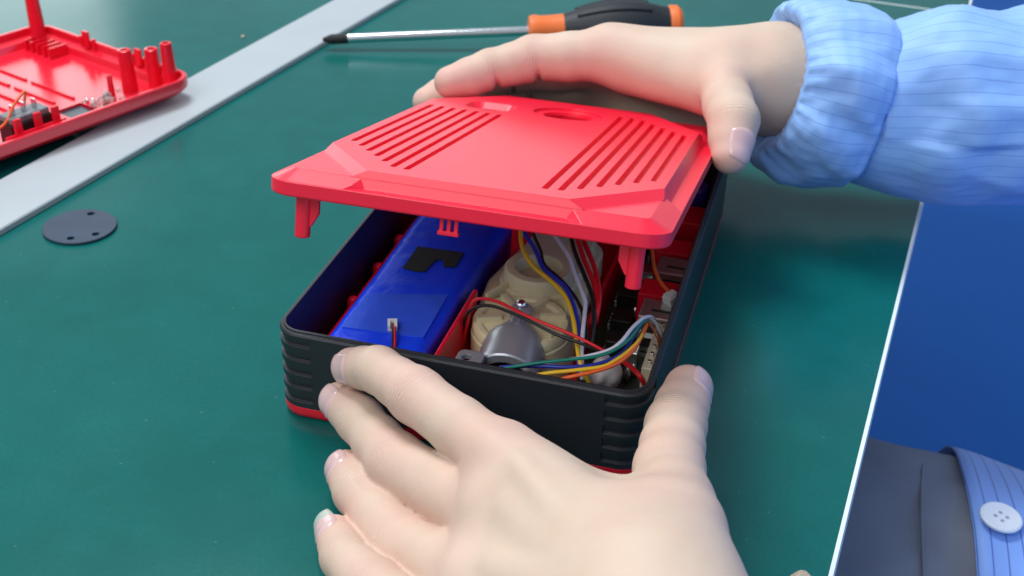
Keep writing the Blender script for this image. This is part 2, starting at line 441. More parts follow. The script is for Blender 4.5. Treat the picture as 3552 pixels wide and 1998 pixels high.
# ---------------------------------------------------------------- device case
BW, BL, BH = 0.132, 0.208, 0.0365
GZ = [.0309, .0250, .0190, .0133, .0075]
def build_case():
    e = empty('device_case', (BW / 2, BL / 2, 0))
    off = Vector((-BW / 2, -BL / 2, 0))
    R = .0095
    def sides(L):
        a = .0143 - R
        return [a - .0003, a, *np.linspace(a + .012, L - a - .012, 8), L - a, L - a + .0003]
    o = rr(0, 0, BW, BL, R, 12, sides)
    n = len(o)
    # which outline points sit in the ribbed corners
    def in_groove(x, y):
        dx = min(x, BW - x); dy = min(y, BL - y)
        return max(dx, dy) < .0141
    zs = [.0052]
    dep = [0.0]
    for g in reversed(GZ):
        zs += [g - .0002, g + .0002, g + .0036]; dep += [0.0, .0011, 0.0]
    rings = []
    for z, d in zip(zs, dep):
        rings.append([(x - nx * (d if in_groove(x, y) else 0) + off.x, y - ny * (d if in_groove(x, y) else 0) + off.y, z) for x, y, nx, ny in o])
    for i, z in [(0, .0350), (.0005, .0358), (.0012, .0358), (.0013, .0365), (.0022, .0365), (.0025, .0355), (.0026, .0052)]:
        rings.append([(x - nx * i + off.x, y - ny * i + off.y, z) for x, y, nx, ny in o])
    V, F = loft(rings, False, False)
    mm = len(rings) - 1
    for i in range(n):
        j = (i + 1) % n
        F.append((mm * n + i, mm * n + j, j, i))
    mesh_obj('wall', V, F, BLACK, e, autosmooth=25)
    # red base pan
    ob = rr(0, 0, BW, BL, R, 10)
    prof = [(.0018, 0), (.0007, .0008), (.0001, .0022), (0, .0036), (0, .0051), (.0026, .0051), (.0030, .0030)]
    V, F = loft([[(x - nx * i + off.x, y - ny * i + off.y, z) for x, y, nx, ny in ob] for i, z in prof])
    base = mesh_obj('base_pan', V, F, RED_IN, e, autosmooth=40)
    # moulded red ribs and partitions that belong to the base
    def part(nm, x0, y0, z0, x1, y1, z1, par=e, m=RED_IN, b=.0004):
        V, F = box_vf(x0, y0, z0, x1, y1, z1, b)
        return mesh_obj(nm, [Vector(v) + off for v in V], F, m, par)
    part('partition', .0545, .0045, .0031, .0562, .060, .0285)
    part('partition', .0958, .0620, .0031, .0975, .190, .0150)
    part('side_rail', .0072, .012, .0031, .0082, .130, .0165)
    for y in (.0560, .0830, .108):
        V, F = lathe_vf([(.0022, .0031), (.0022, .0165), (.0015, .0178)], 12)
        mesh_obj('screw_boss', [Vector(v) + off + Vector((.0072, y, 0)) for v in V], F, RED_IN, e, autosmooth=40)
    part('partition', .0565, .0135, .0031, .0640, .0150, .0275)
    for (x, y) in ((.126, .0065),):
        V, F = lathe_vf([(.0026, .0031), (.0026, .020), (.0018, .0215)], 12)
        mesh_obj('screw_boss', [Vector(v) + off + Vector((x - .004, y + .003, 0)) for v in V], F, RED_IN, e, autosmooth=40)
    part('port_block', .1130, .0840, .0031, .1275, .0960, .0240)
    part('port_block', .1130, .1180, .0031, .1275, .1300, .0245)
    part('port_block', .1180, .1440, .0031, .1285, .1600, .0255)
    tag(e, 'black walled device case with red base, open on top, ribbed at the corners', 'case')
build_case()

# ---------------------------------------------------------------- lid
LID_M = Matrix(((0.9996386, -0.0268199, -0.0018327, 0.0007382),
                (0.0264274, 0.9679373, 0.2497981, 0.0003548),
                (-0.0049256, -0.2497562, 0.9682962, 0.0894357),
                (0, 0, 0, 1)))
def offset_poly(P, offs):
    """offset each edge i (P[i] -> P[i+1], ccw) outward by offs[i]"""
    n = len(P); L = []
    for i in range(n):
        a = Vector(P[i]); b = Vector(P[(i + 1) % n]); d = (b - a).normalized(); nn = Vector((d.y, -d.x))
        L.append((a + nn * offs[i], d))
    out = []
    for i in range(n):
        p, d = L[i - 1]; q, e = L[i]
        den = d.x * e.y - d.y * e.x
        t = ((q.x - p.x) * e.y - (q.y - p.y) * e.x) / den
        out.append(p + d * t)
    return out

def slot_vf(x, y0, y1, w, z0, z1, n=5):
    r = w / 2
    pts = [(x + r * math.cos(a), y0 + r + r * math.sin(a)) for a in [math.pi + math.pi * k / n for k in range(n + 1)]]
    pts += [(x + r * math.cos(a), y1 - r + r * math.sin(a)) for a in [math.pi * k / n for k in range(n + 1)]]
    return loft([[(px, py, z) for px, py in pts] for z in (z0, z1)])

def build_lid():
    e = empty('lid', M=LID_M)
    hw, hc, hp = .0039, .0072, .0097
    V, F = rr_loft(0, 0, BW, BL, .0098, [(.0005, -.0008), (0, -.0003), (0, hw), (.0006, hw + .0002), (.0072, hc)], n=8)
    body = mesh_obj('shell', V, F, RED, e)
    a, d, g, ee = .0330, .0074, .0436, .0078
    O = [(a, ee), (BW - a, ee), (BW - d, g), (BW - d, BL - g), (BW - a, BL - ee), (a, BL - ee), (d, BL - g), (d, g)]
    base = offset_poly(O, [.0012, .0048, .0010, .0048] * 2)
    V, F = loft([[(p.x, p.y, hc - .002) for p in base], [(p.x, p.y, hc) for p in base], [(x, y, hp) for x, y in O]])
    plate = mesh_obj('plate', V, F, RED, e)
    # recesses between the corner blocks: frustum cutters widening upwards
    def recess(p_lo, p_hi, z0, z1):
        return loft([[(x, y, z0) for x, y in p_lo], [(x, y, z1) for x, y in p_hi]])
    zl, zt = .00405, .0082
    fr_lo = [(.0225, -.003), (BW - .0225, -.003), (BW - .0330, .0050), (.0330, .0050)]
    fr_hi = [(.0195, -.003), (BW - .0195, -.003), (BW - .0302, .0071), (.0302, .0071)]
    sd_lo = [(BW + .003, .0330), (BW + .003, BL - .0330), (BW - .0053, BL - .0425), (BW - .0053, .0425)]
    sd_hi = [(BW + .003, .0305), (BW + .003, BL - .0305), (BW - .0068, BL - .0408), (BW - .0068, .0408)]
    mir = lambda P, fx, fy: [(BW - x if fx else x, BL - y if fy else y) for x, y in (reversed(P) if (fx != fy) else P)]
    cuts = [recess(fr_lo, fr_hi, zl, zt), recess(mir(fr_lo, 0, 1), mir(fr_hi, 0, 1), zl, zt),
            recess(sd_lo, sd_hi, zl, zt), recess(mir(sd_lo, 1, 0), mir(sd_hi, 1, 0), zl, zt)]
    boolean(body, cuts)
    # grooves
    slots = []
    lf = [.0505, .0440, .0375, .0310, .0243, .0178, .0165]
    for k in range(7):
        slots.append(slot_vf(.0122 + k * .0051, lf[k], .1482 - k * .0003, .0021, hp - .0020, hp + .001))
    rf = [.0172, .0182, .0240, .0313, .0384, .0454, .0524]; rb = [.1815, .1820, .1790, .1725, .1660, .1602, .1545]
    for k in range(7):
        slots.append(slot_vf(.0890 + k * .0051, rf[k], rb[k], .0021, hp - .0020, hp + .001))
    V, F = merge(*slots)
    boolean(plate, [(V, F)])
    # round recess with stepped ring and a through hole, rectangular window
    ring = lathe_vf([(.0150, hp - .0012), (.0150, hp + .002)], 40, Matrix.Translation((.067, .1700, 0)))
    ring2 = lathe_vf([(.0105, hp - .0045), (.0105, hp + .002)], 32, Matrix.Translation((.067, .1700, 0)))
    boolean(body, [ring2])
    boolean(plate, [ring, ring2])
    win = rr_loft(.0235, .1545, .0445, .1740, .0052, [(.0045, hp - .0045), (0, hp + .0002)], n=4)
    hole = rr_loft(.0275, .1560, .0345, .1660, .001, [(0, hp - .012), (0, hp)], n=3)
    boolean(body, [win, hole])
    boolean(plate, [win, hole])
    # the raised plate and the flange are one moulding
    bm = bmesh.new(); bm.from_mesh(body.data); bm.from_mesh(plate.data); bm.to_mesh(body.data); bm.free()
    pm = plate.data; bpy.data.objects.remove(plate); bpy.data.meshes.remove(pm)
    # posts with gusset ribs
    for (x, y, sx, sy) in ((.0100, .0120, 1, 1), (BW - .0105, .0120, -1, 1), (.0100, BL - .012, 1, -1), (BW - .0105, BL - .012, -1, -1)):
        V, F = lathe_vf([(.0023, -.0168), (.0026, -.0165), (.0027, .0004)], 18, Matrix.Translation((x, y, 0)))
        p = mesh_obj('post', V, F, RED, e, autosmooth=40)
        w = .0007
        P = [(x + sx * .0015, .0004), (x + sx * .0056, .0004), (x + sx * .0055, -.0085), (x + sx * .0030, -.0128), (x + sx * .0015, -.0128)]
        V, F = loft([[(q, y - w, z) for q, z in P], [(q, y + w, z) for q, z in P]])
        mesh_obj('gusset', V, F, RED, p)
    # barred snap clip under the front edge
    vf = [box_vf(.0590 + k * .0024, .0042, -.0055, .0602 + k * .0024, .0052, .0005) for k in range(3)]
    vf.append(box_vf(.0586, .0036, -.0068, .0654, .0056, -.0055))
    V, F = merge(*vf)
    mesh_obj('snap_clip', V, F, RED, e)
    for x0 in (.0045, .1265):
        box('snap_clip', x0, .060, -.005, x0 + .001, .067, .0005, RED, e)
    tag(e, 'red slotted plastic lid propped open above the black case', 'lid')
build_lid()

# ---------------------------------------------------------------- battery
def build_battery():
    e = empty('battery_pack', (.033, .07, .0032))
    off = -Vector(e.location)
    x0, x1, y0, y1, zt, r = .0145, .0520, .0070, .1280, .0300, .0055
    V = []; rings = []
    ny = 40; na = 28
    for j in range(ny + 1):
        y = y0 + (y1 - y0) * j / ny
        ring = []
        end = 0.0
        t = min(j, ny - j)
        if t == 0: end = .0022
        elif t == 1: end = .0006
        for x, z, nx, nz in rr(x0, .0032, x1, zt, r, 7):
            dsp = .00035 * noise.noise((x * 120, y * 60, z * 120)) - end
            ring.append((x + nx * dsp + off.x, y + off.y, z + nz * dsp + off.z))
        rings.append(ring)
    V, F = loft(rings)
    mesh_obj('wrap', V, F, BATT, e, autosmooth=50)
    P = [(.0251, .0807), (.0437, .0816), (.0440, .0700), (.0398, .0690), (.0375, .0740), (.0352, .0728), (.0342, .0631), (.0300, .0622), (.0252, .0632)]
    V, F = loft([[(x + off.x, y + off.y, .0300 + off.z + k) for x, y in P] for k in (.0001, .0006)])
    mesh_obj('tape_patch', V, F, TAPE_BLACK, e)
    P = [(.0192, .0410), (.0478, .0500), (.0485, .0198), (.0190, .0174)]
    V, F = loft([[(x + off.x, y + off.y, .0300 + off.z + k) for x, y in P] for k in (.0001, .00042)])
    mesh_obj('clear_tape_patch', V, F, TAPE_CLEAR, e)
    tag(e, 'blue wrapped battery pack with a torn black tape patch inside the case', 'battery')
    c = empty('connector', (.0362, .0222, .0306))
    M = Matrix.Rotation(.35, 4, 'Z')
    V, F = merge(box_vf(-.0017, -.0024, 0, -.0007, .0024, .0022), box_vf(.0007, -.0024, 0, .0017, .0024, .0022),
                 box_vf(-.0007, .0012, 0, .0007, .0024, .0022), box_vf(-.0007, -.0024, 0, .0007, .0012, .0007))
    mesh_obj('housing', [M @ Vector(v) for v in V], F, WHITE_NYL, c)
    for k, (mm, dx) in enumerate(((WIRE['black'], 0), (WIRE['red'], .0007))):
        V, F = tube_vf([(dx, .0004, .0012), (.0012 + dx, -.003, .0018), (.0035 + dx, -.009, .0010), (.0052 + dx, -.0145, -.002), (.0058 + dx, -.0165, -.006)], .00045, 7)
        mesh_obj('lead', V, F, mm, c, smooth=True)
    tag(c, 'small white two wire connector lying on the blue battery', 'connector')
build_battery()

# ---------------------------------------------------------------- pump / gearbox
def build_pump():
    e = empty('air_pump', (.076, .07, .0032))
    off = -Vector(e.location)
    T = lambda V: [Vector(v) + off for v in V]
    # gearbox housing: hull of a big disc and the boss, seen from above
    def hull2(circs, z0, z1, ch, n=48):
        pts = []
        for k in range(n):
            a = 2 * math.pi * k / n
            d = (math.cos(a), math.sin(a))
            best = max(circs, key=lambda c: c[0] * d[0] + c[1] * d[1] + c[2])
            pts.append((best[0] + best[2] * d[0], best[1] + best[2] * d[1], d[0], d[1]))
        return loft([[(x - nx * i, y - ny * i, z) for x, y, nx, ny in pts] for i, z in ((0, z0), (0, z1 - ch), (ch, z1))])
    V, F = hull2([(.076, .050, .0185), (.0738, .080, .0195), (.0765, .1120, .0165)], .0032, .0215, .0012)
    mesh_obj('gearbox_housing', T(V), F, CREAM, e, autosmooth=35)
    V, F = hull2([(.0745, .0800, .0150), (.0765, .1150, .0130)], .0215, .0255, .0008)
    mesh_obj('gearbox_cover', T(V), F, CREAM, e, autosmooth=35)
    V, F = lathe_vf([(.0135, .0250), (.0132, .0300), (.0124, .0309), (.0092, .0309), (.0087, .0302), (.0085, .0180), (.0, .0180)], 44, Matrix.Translation((.0745, .0800, 0)))
    boss = mesh_obj('bearing_boss', T(V), F, CREAM, e, autosmooth=40)
    V, F = lathe_vf([(.0080, .0181), (.0080, .0225), (.0052, .0235), (.0040, .0225), (.0040, .0190), (.0, .0190)], 30, Matrix.Translation((.0745, .0800, 0)))
    mesh_obj('bearing', T(V), F, mat('red_brown_seal', (0.28, 0.03, 0.03), 0.3), boss, autosmooth=40)
    # front gear cover: domed disc with a raised rim
    V, F = lathe_vf([(.0180, .0210), (.0180, .0240), (.0172, .0252), (.0150, .0252), (.0140, .0240), (.0060, .0262), (.0, .0266)], 44, Matrix.Translation((.076, .0500, 0)))
    cov = mesh_obj('gear_cover', T(V), F, CREAM, e, autosmooth=35)
    for a in (200, 250, 330, 20, 70, 130):
        r0, r1 = .0070, .0165
        c, s = math.cos(math.radians(a)), math.sin(math.radians(a))
        P = [(.076 + r0 * c - s * .0012, .05 + r0 * s + c * .0012), (.076 + r0 * c + s * .0012, .05 + r0 * s - c * .0012),
             (.076 + r1 * c + s * .0012, .05 + r1 * s - c * .0012), (.076 + r1 * c - s * .0012, .05 + r1 * s + c * .0012)]
        V, F = loft([[(x, y, z) for x, y in P] for z in (.0238, .0270)])
        mesh_obj('rib', T(V), F, CREAM, cov)
    # web ribs from cover to boss
    for P in ([(.0590, .0600), (.0605, .0592), (.0660, .0720), (.0648, .0730)], [(.0905, .0605), (.0920, .0612), (.0850, .0735), (.0838, .0728)]):
        V, F = loft([[(x, y, z) for x, y in P] for z in (.0212, .0272)])
        mesh_obj('rib', T(V), F, CREAM, e)
    # cast cylinder lying towards the front wall, slightly nose down
    a = Vector((.0760, .0470, .0205)); b = Vector((.0785, .0195, .0178))
    M = axis_matrix(a, b)
    Lc = (b - a).length
    V, F = lathe_vf([(.0040, -.0030), (.0065, -.0010), (.0090, .0040), (.0112, .0080), (.0117, .0120), (.0118, Lc - .0036), (.0126, Lc - .0030), (.0127, Lc - .0006),
                     (.0121, Lc), (.0091, Lc), (.0083, Lc - .0040), (.0, Lc - .0040)], 40, M)
    cyl = mesh_obj('cylinder', T(V), F, ZINC, e, autosmooth=35)
    V, F = lathe_vf([(.0081, Lc - .0039), (.0081, Lc - .0034), (.0, Lc - .0032)], 30, M)
    mesh_obj('bore_shade', T(V), F, DARKHOLE, cyl)  # dark disc stands in for the shade inside the cylinder's open end
    # bolt boss and bolt
    V, F = lathe_vf([(.0040, .0255), (.0040, .0300), (.0032, .0306), (.0, .0306)], 24, Matrix.Translation((.0757, .0500, 0)))
    mesh_obj('bolt_boss', T(V), F, ZINC, e, autosmooth=40)
    V, F = lathe_vf([(.0022, .0306), (.0022, .0318), (.0012, .0330), (.0, .0333)], 12, Matrix.Translation((.0757, .0500, 0)))
    mesh_obj('bolt', T(V), F, STEEL, e, autosmooth=40)
    V, F = merge(box_vf(.0735, .0400, .0240, .0780, .0490, .0290, .0010))
    mesh_obj('neck', T(V), F, ZINC, e)
    # mounting ear with a hole
    o = rr(.0628, .0088, .0720, .0185, .0025, 6)
    ear_v, ear_f = loft([[(x, y, z) for x, y, _, _ in o] for z in (.0275, .0295)])
    ear = mesh_obj('mounting_ear', T(ear_v), ear_f, ZINC, e)
    V, F = lathe_vf([(.0019, .025), (.0019, .032)], 18, Matrix.Translation((.0663, .0140, 0)))
    boolean(ear, [(T(V), F)])
    tag(e, 'cream nylon gearbox pump with grey cast metal cylinder in the case', 'pump')
build_pump()

# ---------------------------------------------------------------- circuit board and parts along the right wall
def build_pcb():
    e = empty('circuit_board', (.114, .08, .0075))
    off = -Vector(e.location)
    def b(nm, x0, y0, z0, x1, y1, z1, m, par=None, bev=0.0):
        V, F = box_vf(x0, y0, z0, x1, y1, z1, bev)
        return mesh_obj(nm, [Vector(v) + off for v in V], F, m, par or e)
    b('board', .1000, .0120, .0080, .1290, .1900, .0096, PCB)
    for y in (.0660, .1000):
        s = b('usb_socket', .1165, y, .0096, .1288, y + .0135, .0252, TIN, None, .0004)
        b('slot', .1180, y - .0003, .0120, .1275, y + .001, .0225, CHIP, s)
        b('tongue', .1195, y - .0008, .0165, .1260, y + .0005, .0185, WHITE_NYL, s)
        b('tongue', .1205, y + .0045, .0250, .1275, y + .0060, .0254, CHIP, s)
    h = b('pin_header', .1240, .0330, .0096, .1285, .0640, .0250, BEIGE, None, .0004)
    for k in range(6):
        y = .0355 + k * .0050
        b('pin', .1256, y, .0245, .1268, y + .0012, .0265, STEEL, h)
    rnd = random.Random(3)
    for (x, y, sx, sy, sz, m) in ((.106, .060, .0075, .0080, .0060, CHIP), (.1085, .0480, .0060, .0070, .0028, CHIP), (.1040, .0780, .0080, .0100, .0042, CHIP),
                                  (.1120, .0350, .0050, .0050, .0030, CHIP), (.1030, .0960, .009, .009, .005, CHIP), (.1060, .1180, .008, .007, .004, TIN),
                                  (.1090, .1350, .006, .009, .004, CHIP), (.1150, .0550, .0040, .0060, .0060, TIN), (.1180, .0260, .0045, .0055, .004, CHIP)):
        c = b('chip', x, y, .0096, x + sx, y + sy, .0096 + sz, m, None, .0003)
        for k in range(4):
            yy = y + sy * (k + .5) / 4
            b('pin', x - .0010, yy - .0003, .0097, x + .0003, yy + .0003, .0112, STEEL, c)
    for (x, y) in ((.1085, .0680), (.1130, .0640), (.1175, .0460), (.1190, .0490), (.1120, .0880), (.1150, .0200)):
        V, F = lathe_vf([(.0016, .0096), (.0012, .0125), (.0004, .0150), (.0, .0152)], 12, Matrix.Translation((x, y, 0)))
        mesh_obj('solder_joint', [Vector(v) + off for v in V], F, STEEL, e, smooth=True)
    for k in range(14):
        x = rnd.uniform(.102, .120); y = rnd.uniform(.016, .15)
        b('resistor', x, y, .0096, x + .0018, y + .001, .0104, TIN if k % 2 else CHIP)
    tag(e, 'dark green circuit board with metal sockets and pin header along the case wall', 'circuit board')
    # capacitors
    for (x, y, r, h, m, lab) in ((.1195, .1720, .0075, .020, PURPLE, 'violet sleeved capacitor at the back corner of the case'),):
        V, F = lathe_vf([(r * .9, .0), (r, .001), (r, h - .001), (r * .86, h), (r * .8, h - .0005), (0, h - .0005)], 30)
        c = mesh_obj('capacitor', V, F, m, autosmooth=40); c.location = (x, y, .0098)
        tag(c, lab, 'capacitor')
    # milky glue lump
    bm = bmesh.new(); bmesh.ops.create_icosphere(bm, subdivisions=4, radius=1)
    for v in bm.verts:
        n = noise.noise(v.co * 1.6 + Vector((3, 1, 4))); v.co *= 1 + .25 * n
        v.co = Vector((v.co.x * .0055, v.co.y * .0075, v.co.z * .0065))
    me = bpy.data.meshes.new('glue_lump'); bm.to_mesh(me); bm.free(); me.materials.append(GLUE)
    me.polygons.foreach_set('use_smooth', [True] * len(me.polygons))
    g = bpy.data.objects.new('glue_lump', me); link(g); g.location = (.1110, .0345, .0185)
    tag(g, 'milky white lump of set glue beside the circuit board', 'glue')
    # white plug on the orange wire
    p = empty('wire_plug', (.1265, .0790, .0270))
    M = Matrix.Rotation(-.6, 4, 'Z') @ Matrix.Rotation(.25, 4, 'X')
    V, F = merge(box_vf(-.0022, -.0028, -.0018, .0022, .0028, .0018, .0003), box_vf(-.0014, -.0016, .0018, .0014, .0020, .0024))
    mesh_obj('housing', [M @ Vector(v) for v in V], F, WHITE_NYL, p)
    V, F = box_vf(-.0030, -.0012, -.0006, -.0021, .0012, .0012)
    mesh_obj('latch', [M @ Vector(v) for v in V], F, WHITE_NYL, p)
    tag(p, 'white plug on the end of an orange wire beside a metal socket', 'plug')
build_pcb()

# ---------------------------------------------------------------- wires
WIRES = [
    ('thick yellow wire looping down from under the lid beside the pump', 'yellow', 0.0008, [(0.0668, 0.0803, 0.046), (0.0679, 0.0763, 0.044), (0.0704, 0.0718, 0.041), (0.0762, 0.0665, 0.038), (0.0836, 0.0621, 0.036), (0.0908, 0.056, 0.034), (0.0961, 0.046, 0.032), (0.0992, 0.0375, 0.03), (0.1027, 0.0286, 0.027), (0.1054, 0.0254, 0.024), (0.1075, 0.025, 0.02)]),
    ('thick blue wire running beside the yellow loop over the pump', 'blue', 0.0009, [(0.0659, 0.084, 0.045), (0.0682, 0.0805, 0.044), (0.0735, 0.0766, 0.04), (0.0782, 0.07, 0.037), (0.0825, 0.0664, 0.036), (0.0894, 0.0619, 0.034), (0.095, 0.0526, 0.032), (0.0994, 0.0425, 0.029), (0.1019, 0.0323, 0.026), (0.1034, 0.0269, 0.022)]),
    ('black wire crossing the bearing boss next to the blue wire', 'black', 0.0007, [(0.0694, 0.087, 0.043), (0.0717, 0.0833, 0.041), (0.0753, 0.079, 0.038), (0.0785, 0.0728, 0.036), (0.0871, 0.0676, 0.033), (0.095, 0.0588, 0.031), (0.1001, 0.0495, 0.028), (0.1032, 0.0384, 0.025)]),
    ('white wire hanging from under the lid down to the case front', 'white', 0.0008, [(0.077, 0.0866, 0.044), (0.0794, 0.085, 0.042), (0.0862, 0.0778, 0.039), (0.0904, 0.071, 0.036), (0.0972, 0.0589, 0.033), (0.0986, 0.0547, 0.032), (0.1009, 0.0414, 0.03), (0.103, 0.0311, 0.027), (0.105, 0.025, 0.021)]),
    ('thick black wire between the white and red wires', 'black', 0.0009, [(0.0838, 0.0914, 0.04), (0.0883, 0.0813, 0.038), (0.0948, 0.0704, 0.035), (0.1001, 0.0606, 0.032), (0.103, 0.0505, 0.028), (0.1041, 0.0434, 0.022)]),
    ('thick red wire hanging beside the pump, next to the black one', 'red', 0.0010, [(0.0865, 0.0893, 0.041), (0.093, 0.0778, 0.037), (0.0982, 0.0695, 0.034), (0.1014, 0.061, 0.031), (0.1013, 0.0549, 0.025)]),
    ('thick red wire outermost of the hanging bunch, next to the circuit board', 'red', 0.0010, [(0.0886, 0.0909, 0.04), (0.0964, 0.0778, 0.036), (0.101, 0.0666, 0.033), (0.1028, 0.0578, 0.031), (0.1029, 0.0538, 0.026)]),
    ('thin red wire arching across the grey metal cylinder', 'red', 0.0006, [(0.0558, 0.042, 0.014), (0.0576, 0.0422, 0.024), (0.0591, 0.0408, 0.032), (0.0605, 0.0415, 0.035), (0.0643, 0.041, 0.037), (0.0715, 0.0383, 0.038), (0.0791, 0.0338, 0.0385), (0.089, 0.0303, 0.038), (0.0978, 0.0286, 0.037), (0.1053, 0.0266, 0.036), (0.1117, 0.0258, 0.034)]),
    ('thin black wire arching across the grey cylinder below the red one', 'black', 0.0006, [(0.0548, 0.0437, 0.016), (0.0573, 0.0415, 0.027), (0.0607, 0.0392, 0.033), (0.0665, 0.0385, 0.036), (0.0739, 0.0364, 0.0365), (0.084, 0.0328, 0.036), (0.0938, 0.0293, 0.035), (0.1029, 0.028, 0.034), (0.1105, 0.0278, 0.032)]),
    ('thin white wire topmost in the ribbon sweeping to the pin header', 'white', 0.0007, [(0.1239, 0.0559, 0.031), (0.1226, 0.0524, 0.034), (0.1208, 0.0468, 0.036), (0.1188, 0.0384, 0.037), (0.1169, 0.0288, 0.037), (0.1135, 0.0225, 0.0365), (0.1054, 0.017, 0.0355), (0.0976, 0.0142, 0.034), (0.0917, 0.0127, 0.032), (0.0869, 0.0129, 0.029)]),
    ('thin green wire in the ribbon along the case front', 'green', 0.0006, [(0.1222, 0.0495, 0.034), (0.1209, 0.0441, 0.0355), (0.1192, 0.0323, 0.0365), (0.1159, 0.0233, 0.037), (0.1108, 0.0174, 0.037), (0.1019, 0.0139, 0.036), (0.0941, 0.0113, 0.035), (0.0853, 0.009, 0.033), (0.0782, 0.0101, 0.029)]),
    ('thin dark blue wire in the ribbon along the case front', 'navy', 0.0007, [(0.1214, 0.0496, 0.033), (0.1201, 0.042, 0.034), (0.1188, 0.0309, 0.034), (0.1163, 0.0222, 0.0345), (0.1101, 0.0155, 0.0345), (0.1016, 0.0122, 0.034), (0.092, 0.0114, 0.033), (0.0815, 0.0104, 0.031), (0.0761, 0.0113, 0.028)]),
    ('thin yellow wire in the ribbon along the case front', 'yellow', 0.0007, [(0.1221, 0.0494, 0.033), (0.1223, 0.037, 0.0345), (0.1201, 0.0262, 0.0355), (0.117, 0.0182, 0.036), (0.1138, 0.0135, 0.036), (0.107, 0.0101, 0.0355), (0.0965, 0.0068, 0.034), (0.0891, 0.0079, 0.03)]),
    ('thin orange wire lowest in the ribbon along the case front', 'orange', 0.0007, [(0.1223, 0.0503, 0.033), (0.1225, 0.042, 0.034), (0.1217, 0.0291, 0.035), (0.119, 0.0189, 0.0358), (0.1148, 0.0126, 0.036), (0.1088, 0.0081, 0.0355), (0.1031, 0.0061, 0.034), (0.0971, 0.0086, 0.029)]),
    ('thin brown wire bending down into the pin header', 'brown', 0.0007, [(0.122, 0.0494, 0.0335), (0.1244, 0.0476, 0.033), (0.1271, 0.045, 0.031), (0.1284, 0.0444, 0.027)]),
    ('thin grey wire bending down into the pin header', 'grey', 0.0007, [(0.1222, 0.0521, 0.0335), (0.1247, 0.0511, 0.033), (0.1275, 0.0477, 0.031), (0.1283, 0.0471, 0.028)]),
    ('single orange wire dropping from the lid to a white plug', 'orange', 0.0007, [(0.1105, 0.1190, 0.034), (0.1116, 0.1156, 0.03), (0.1136, 0.1078, 0.03), (0.1169, 0.0946, 0.03), (0.121, 0.0859, 0.029), (0.1258, 0.0807, 0.028)]),
    ('short red wire deep in the front corner of the case', 'red', 0.0009, [(0.1153, 0.0423, 0.02), (0.1194, 0.0369, 0.022), (0.1239, 0.032, 0.022), (0.1257, 0.0331, 0.018)]),
]
for lab, c, r, P in WIRES:
    V, F = tube_vf(P, r, 9)
    tag(mesh_obj('wire', V, F, WIRE[c], smooth=True), lab, 'wire', 'wires inside the open case')

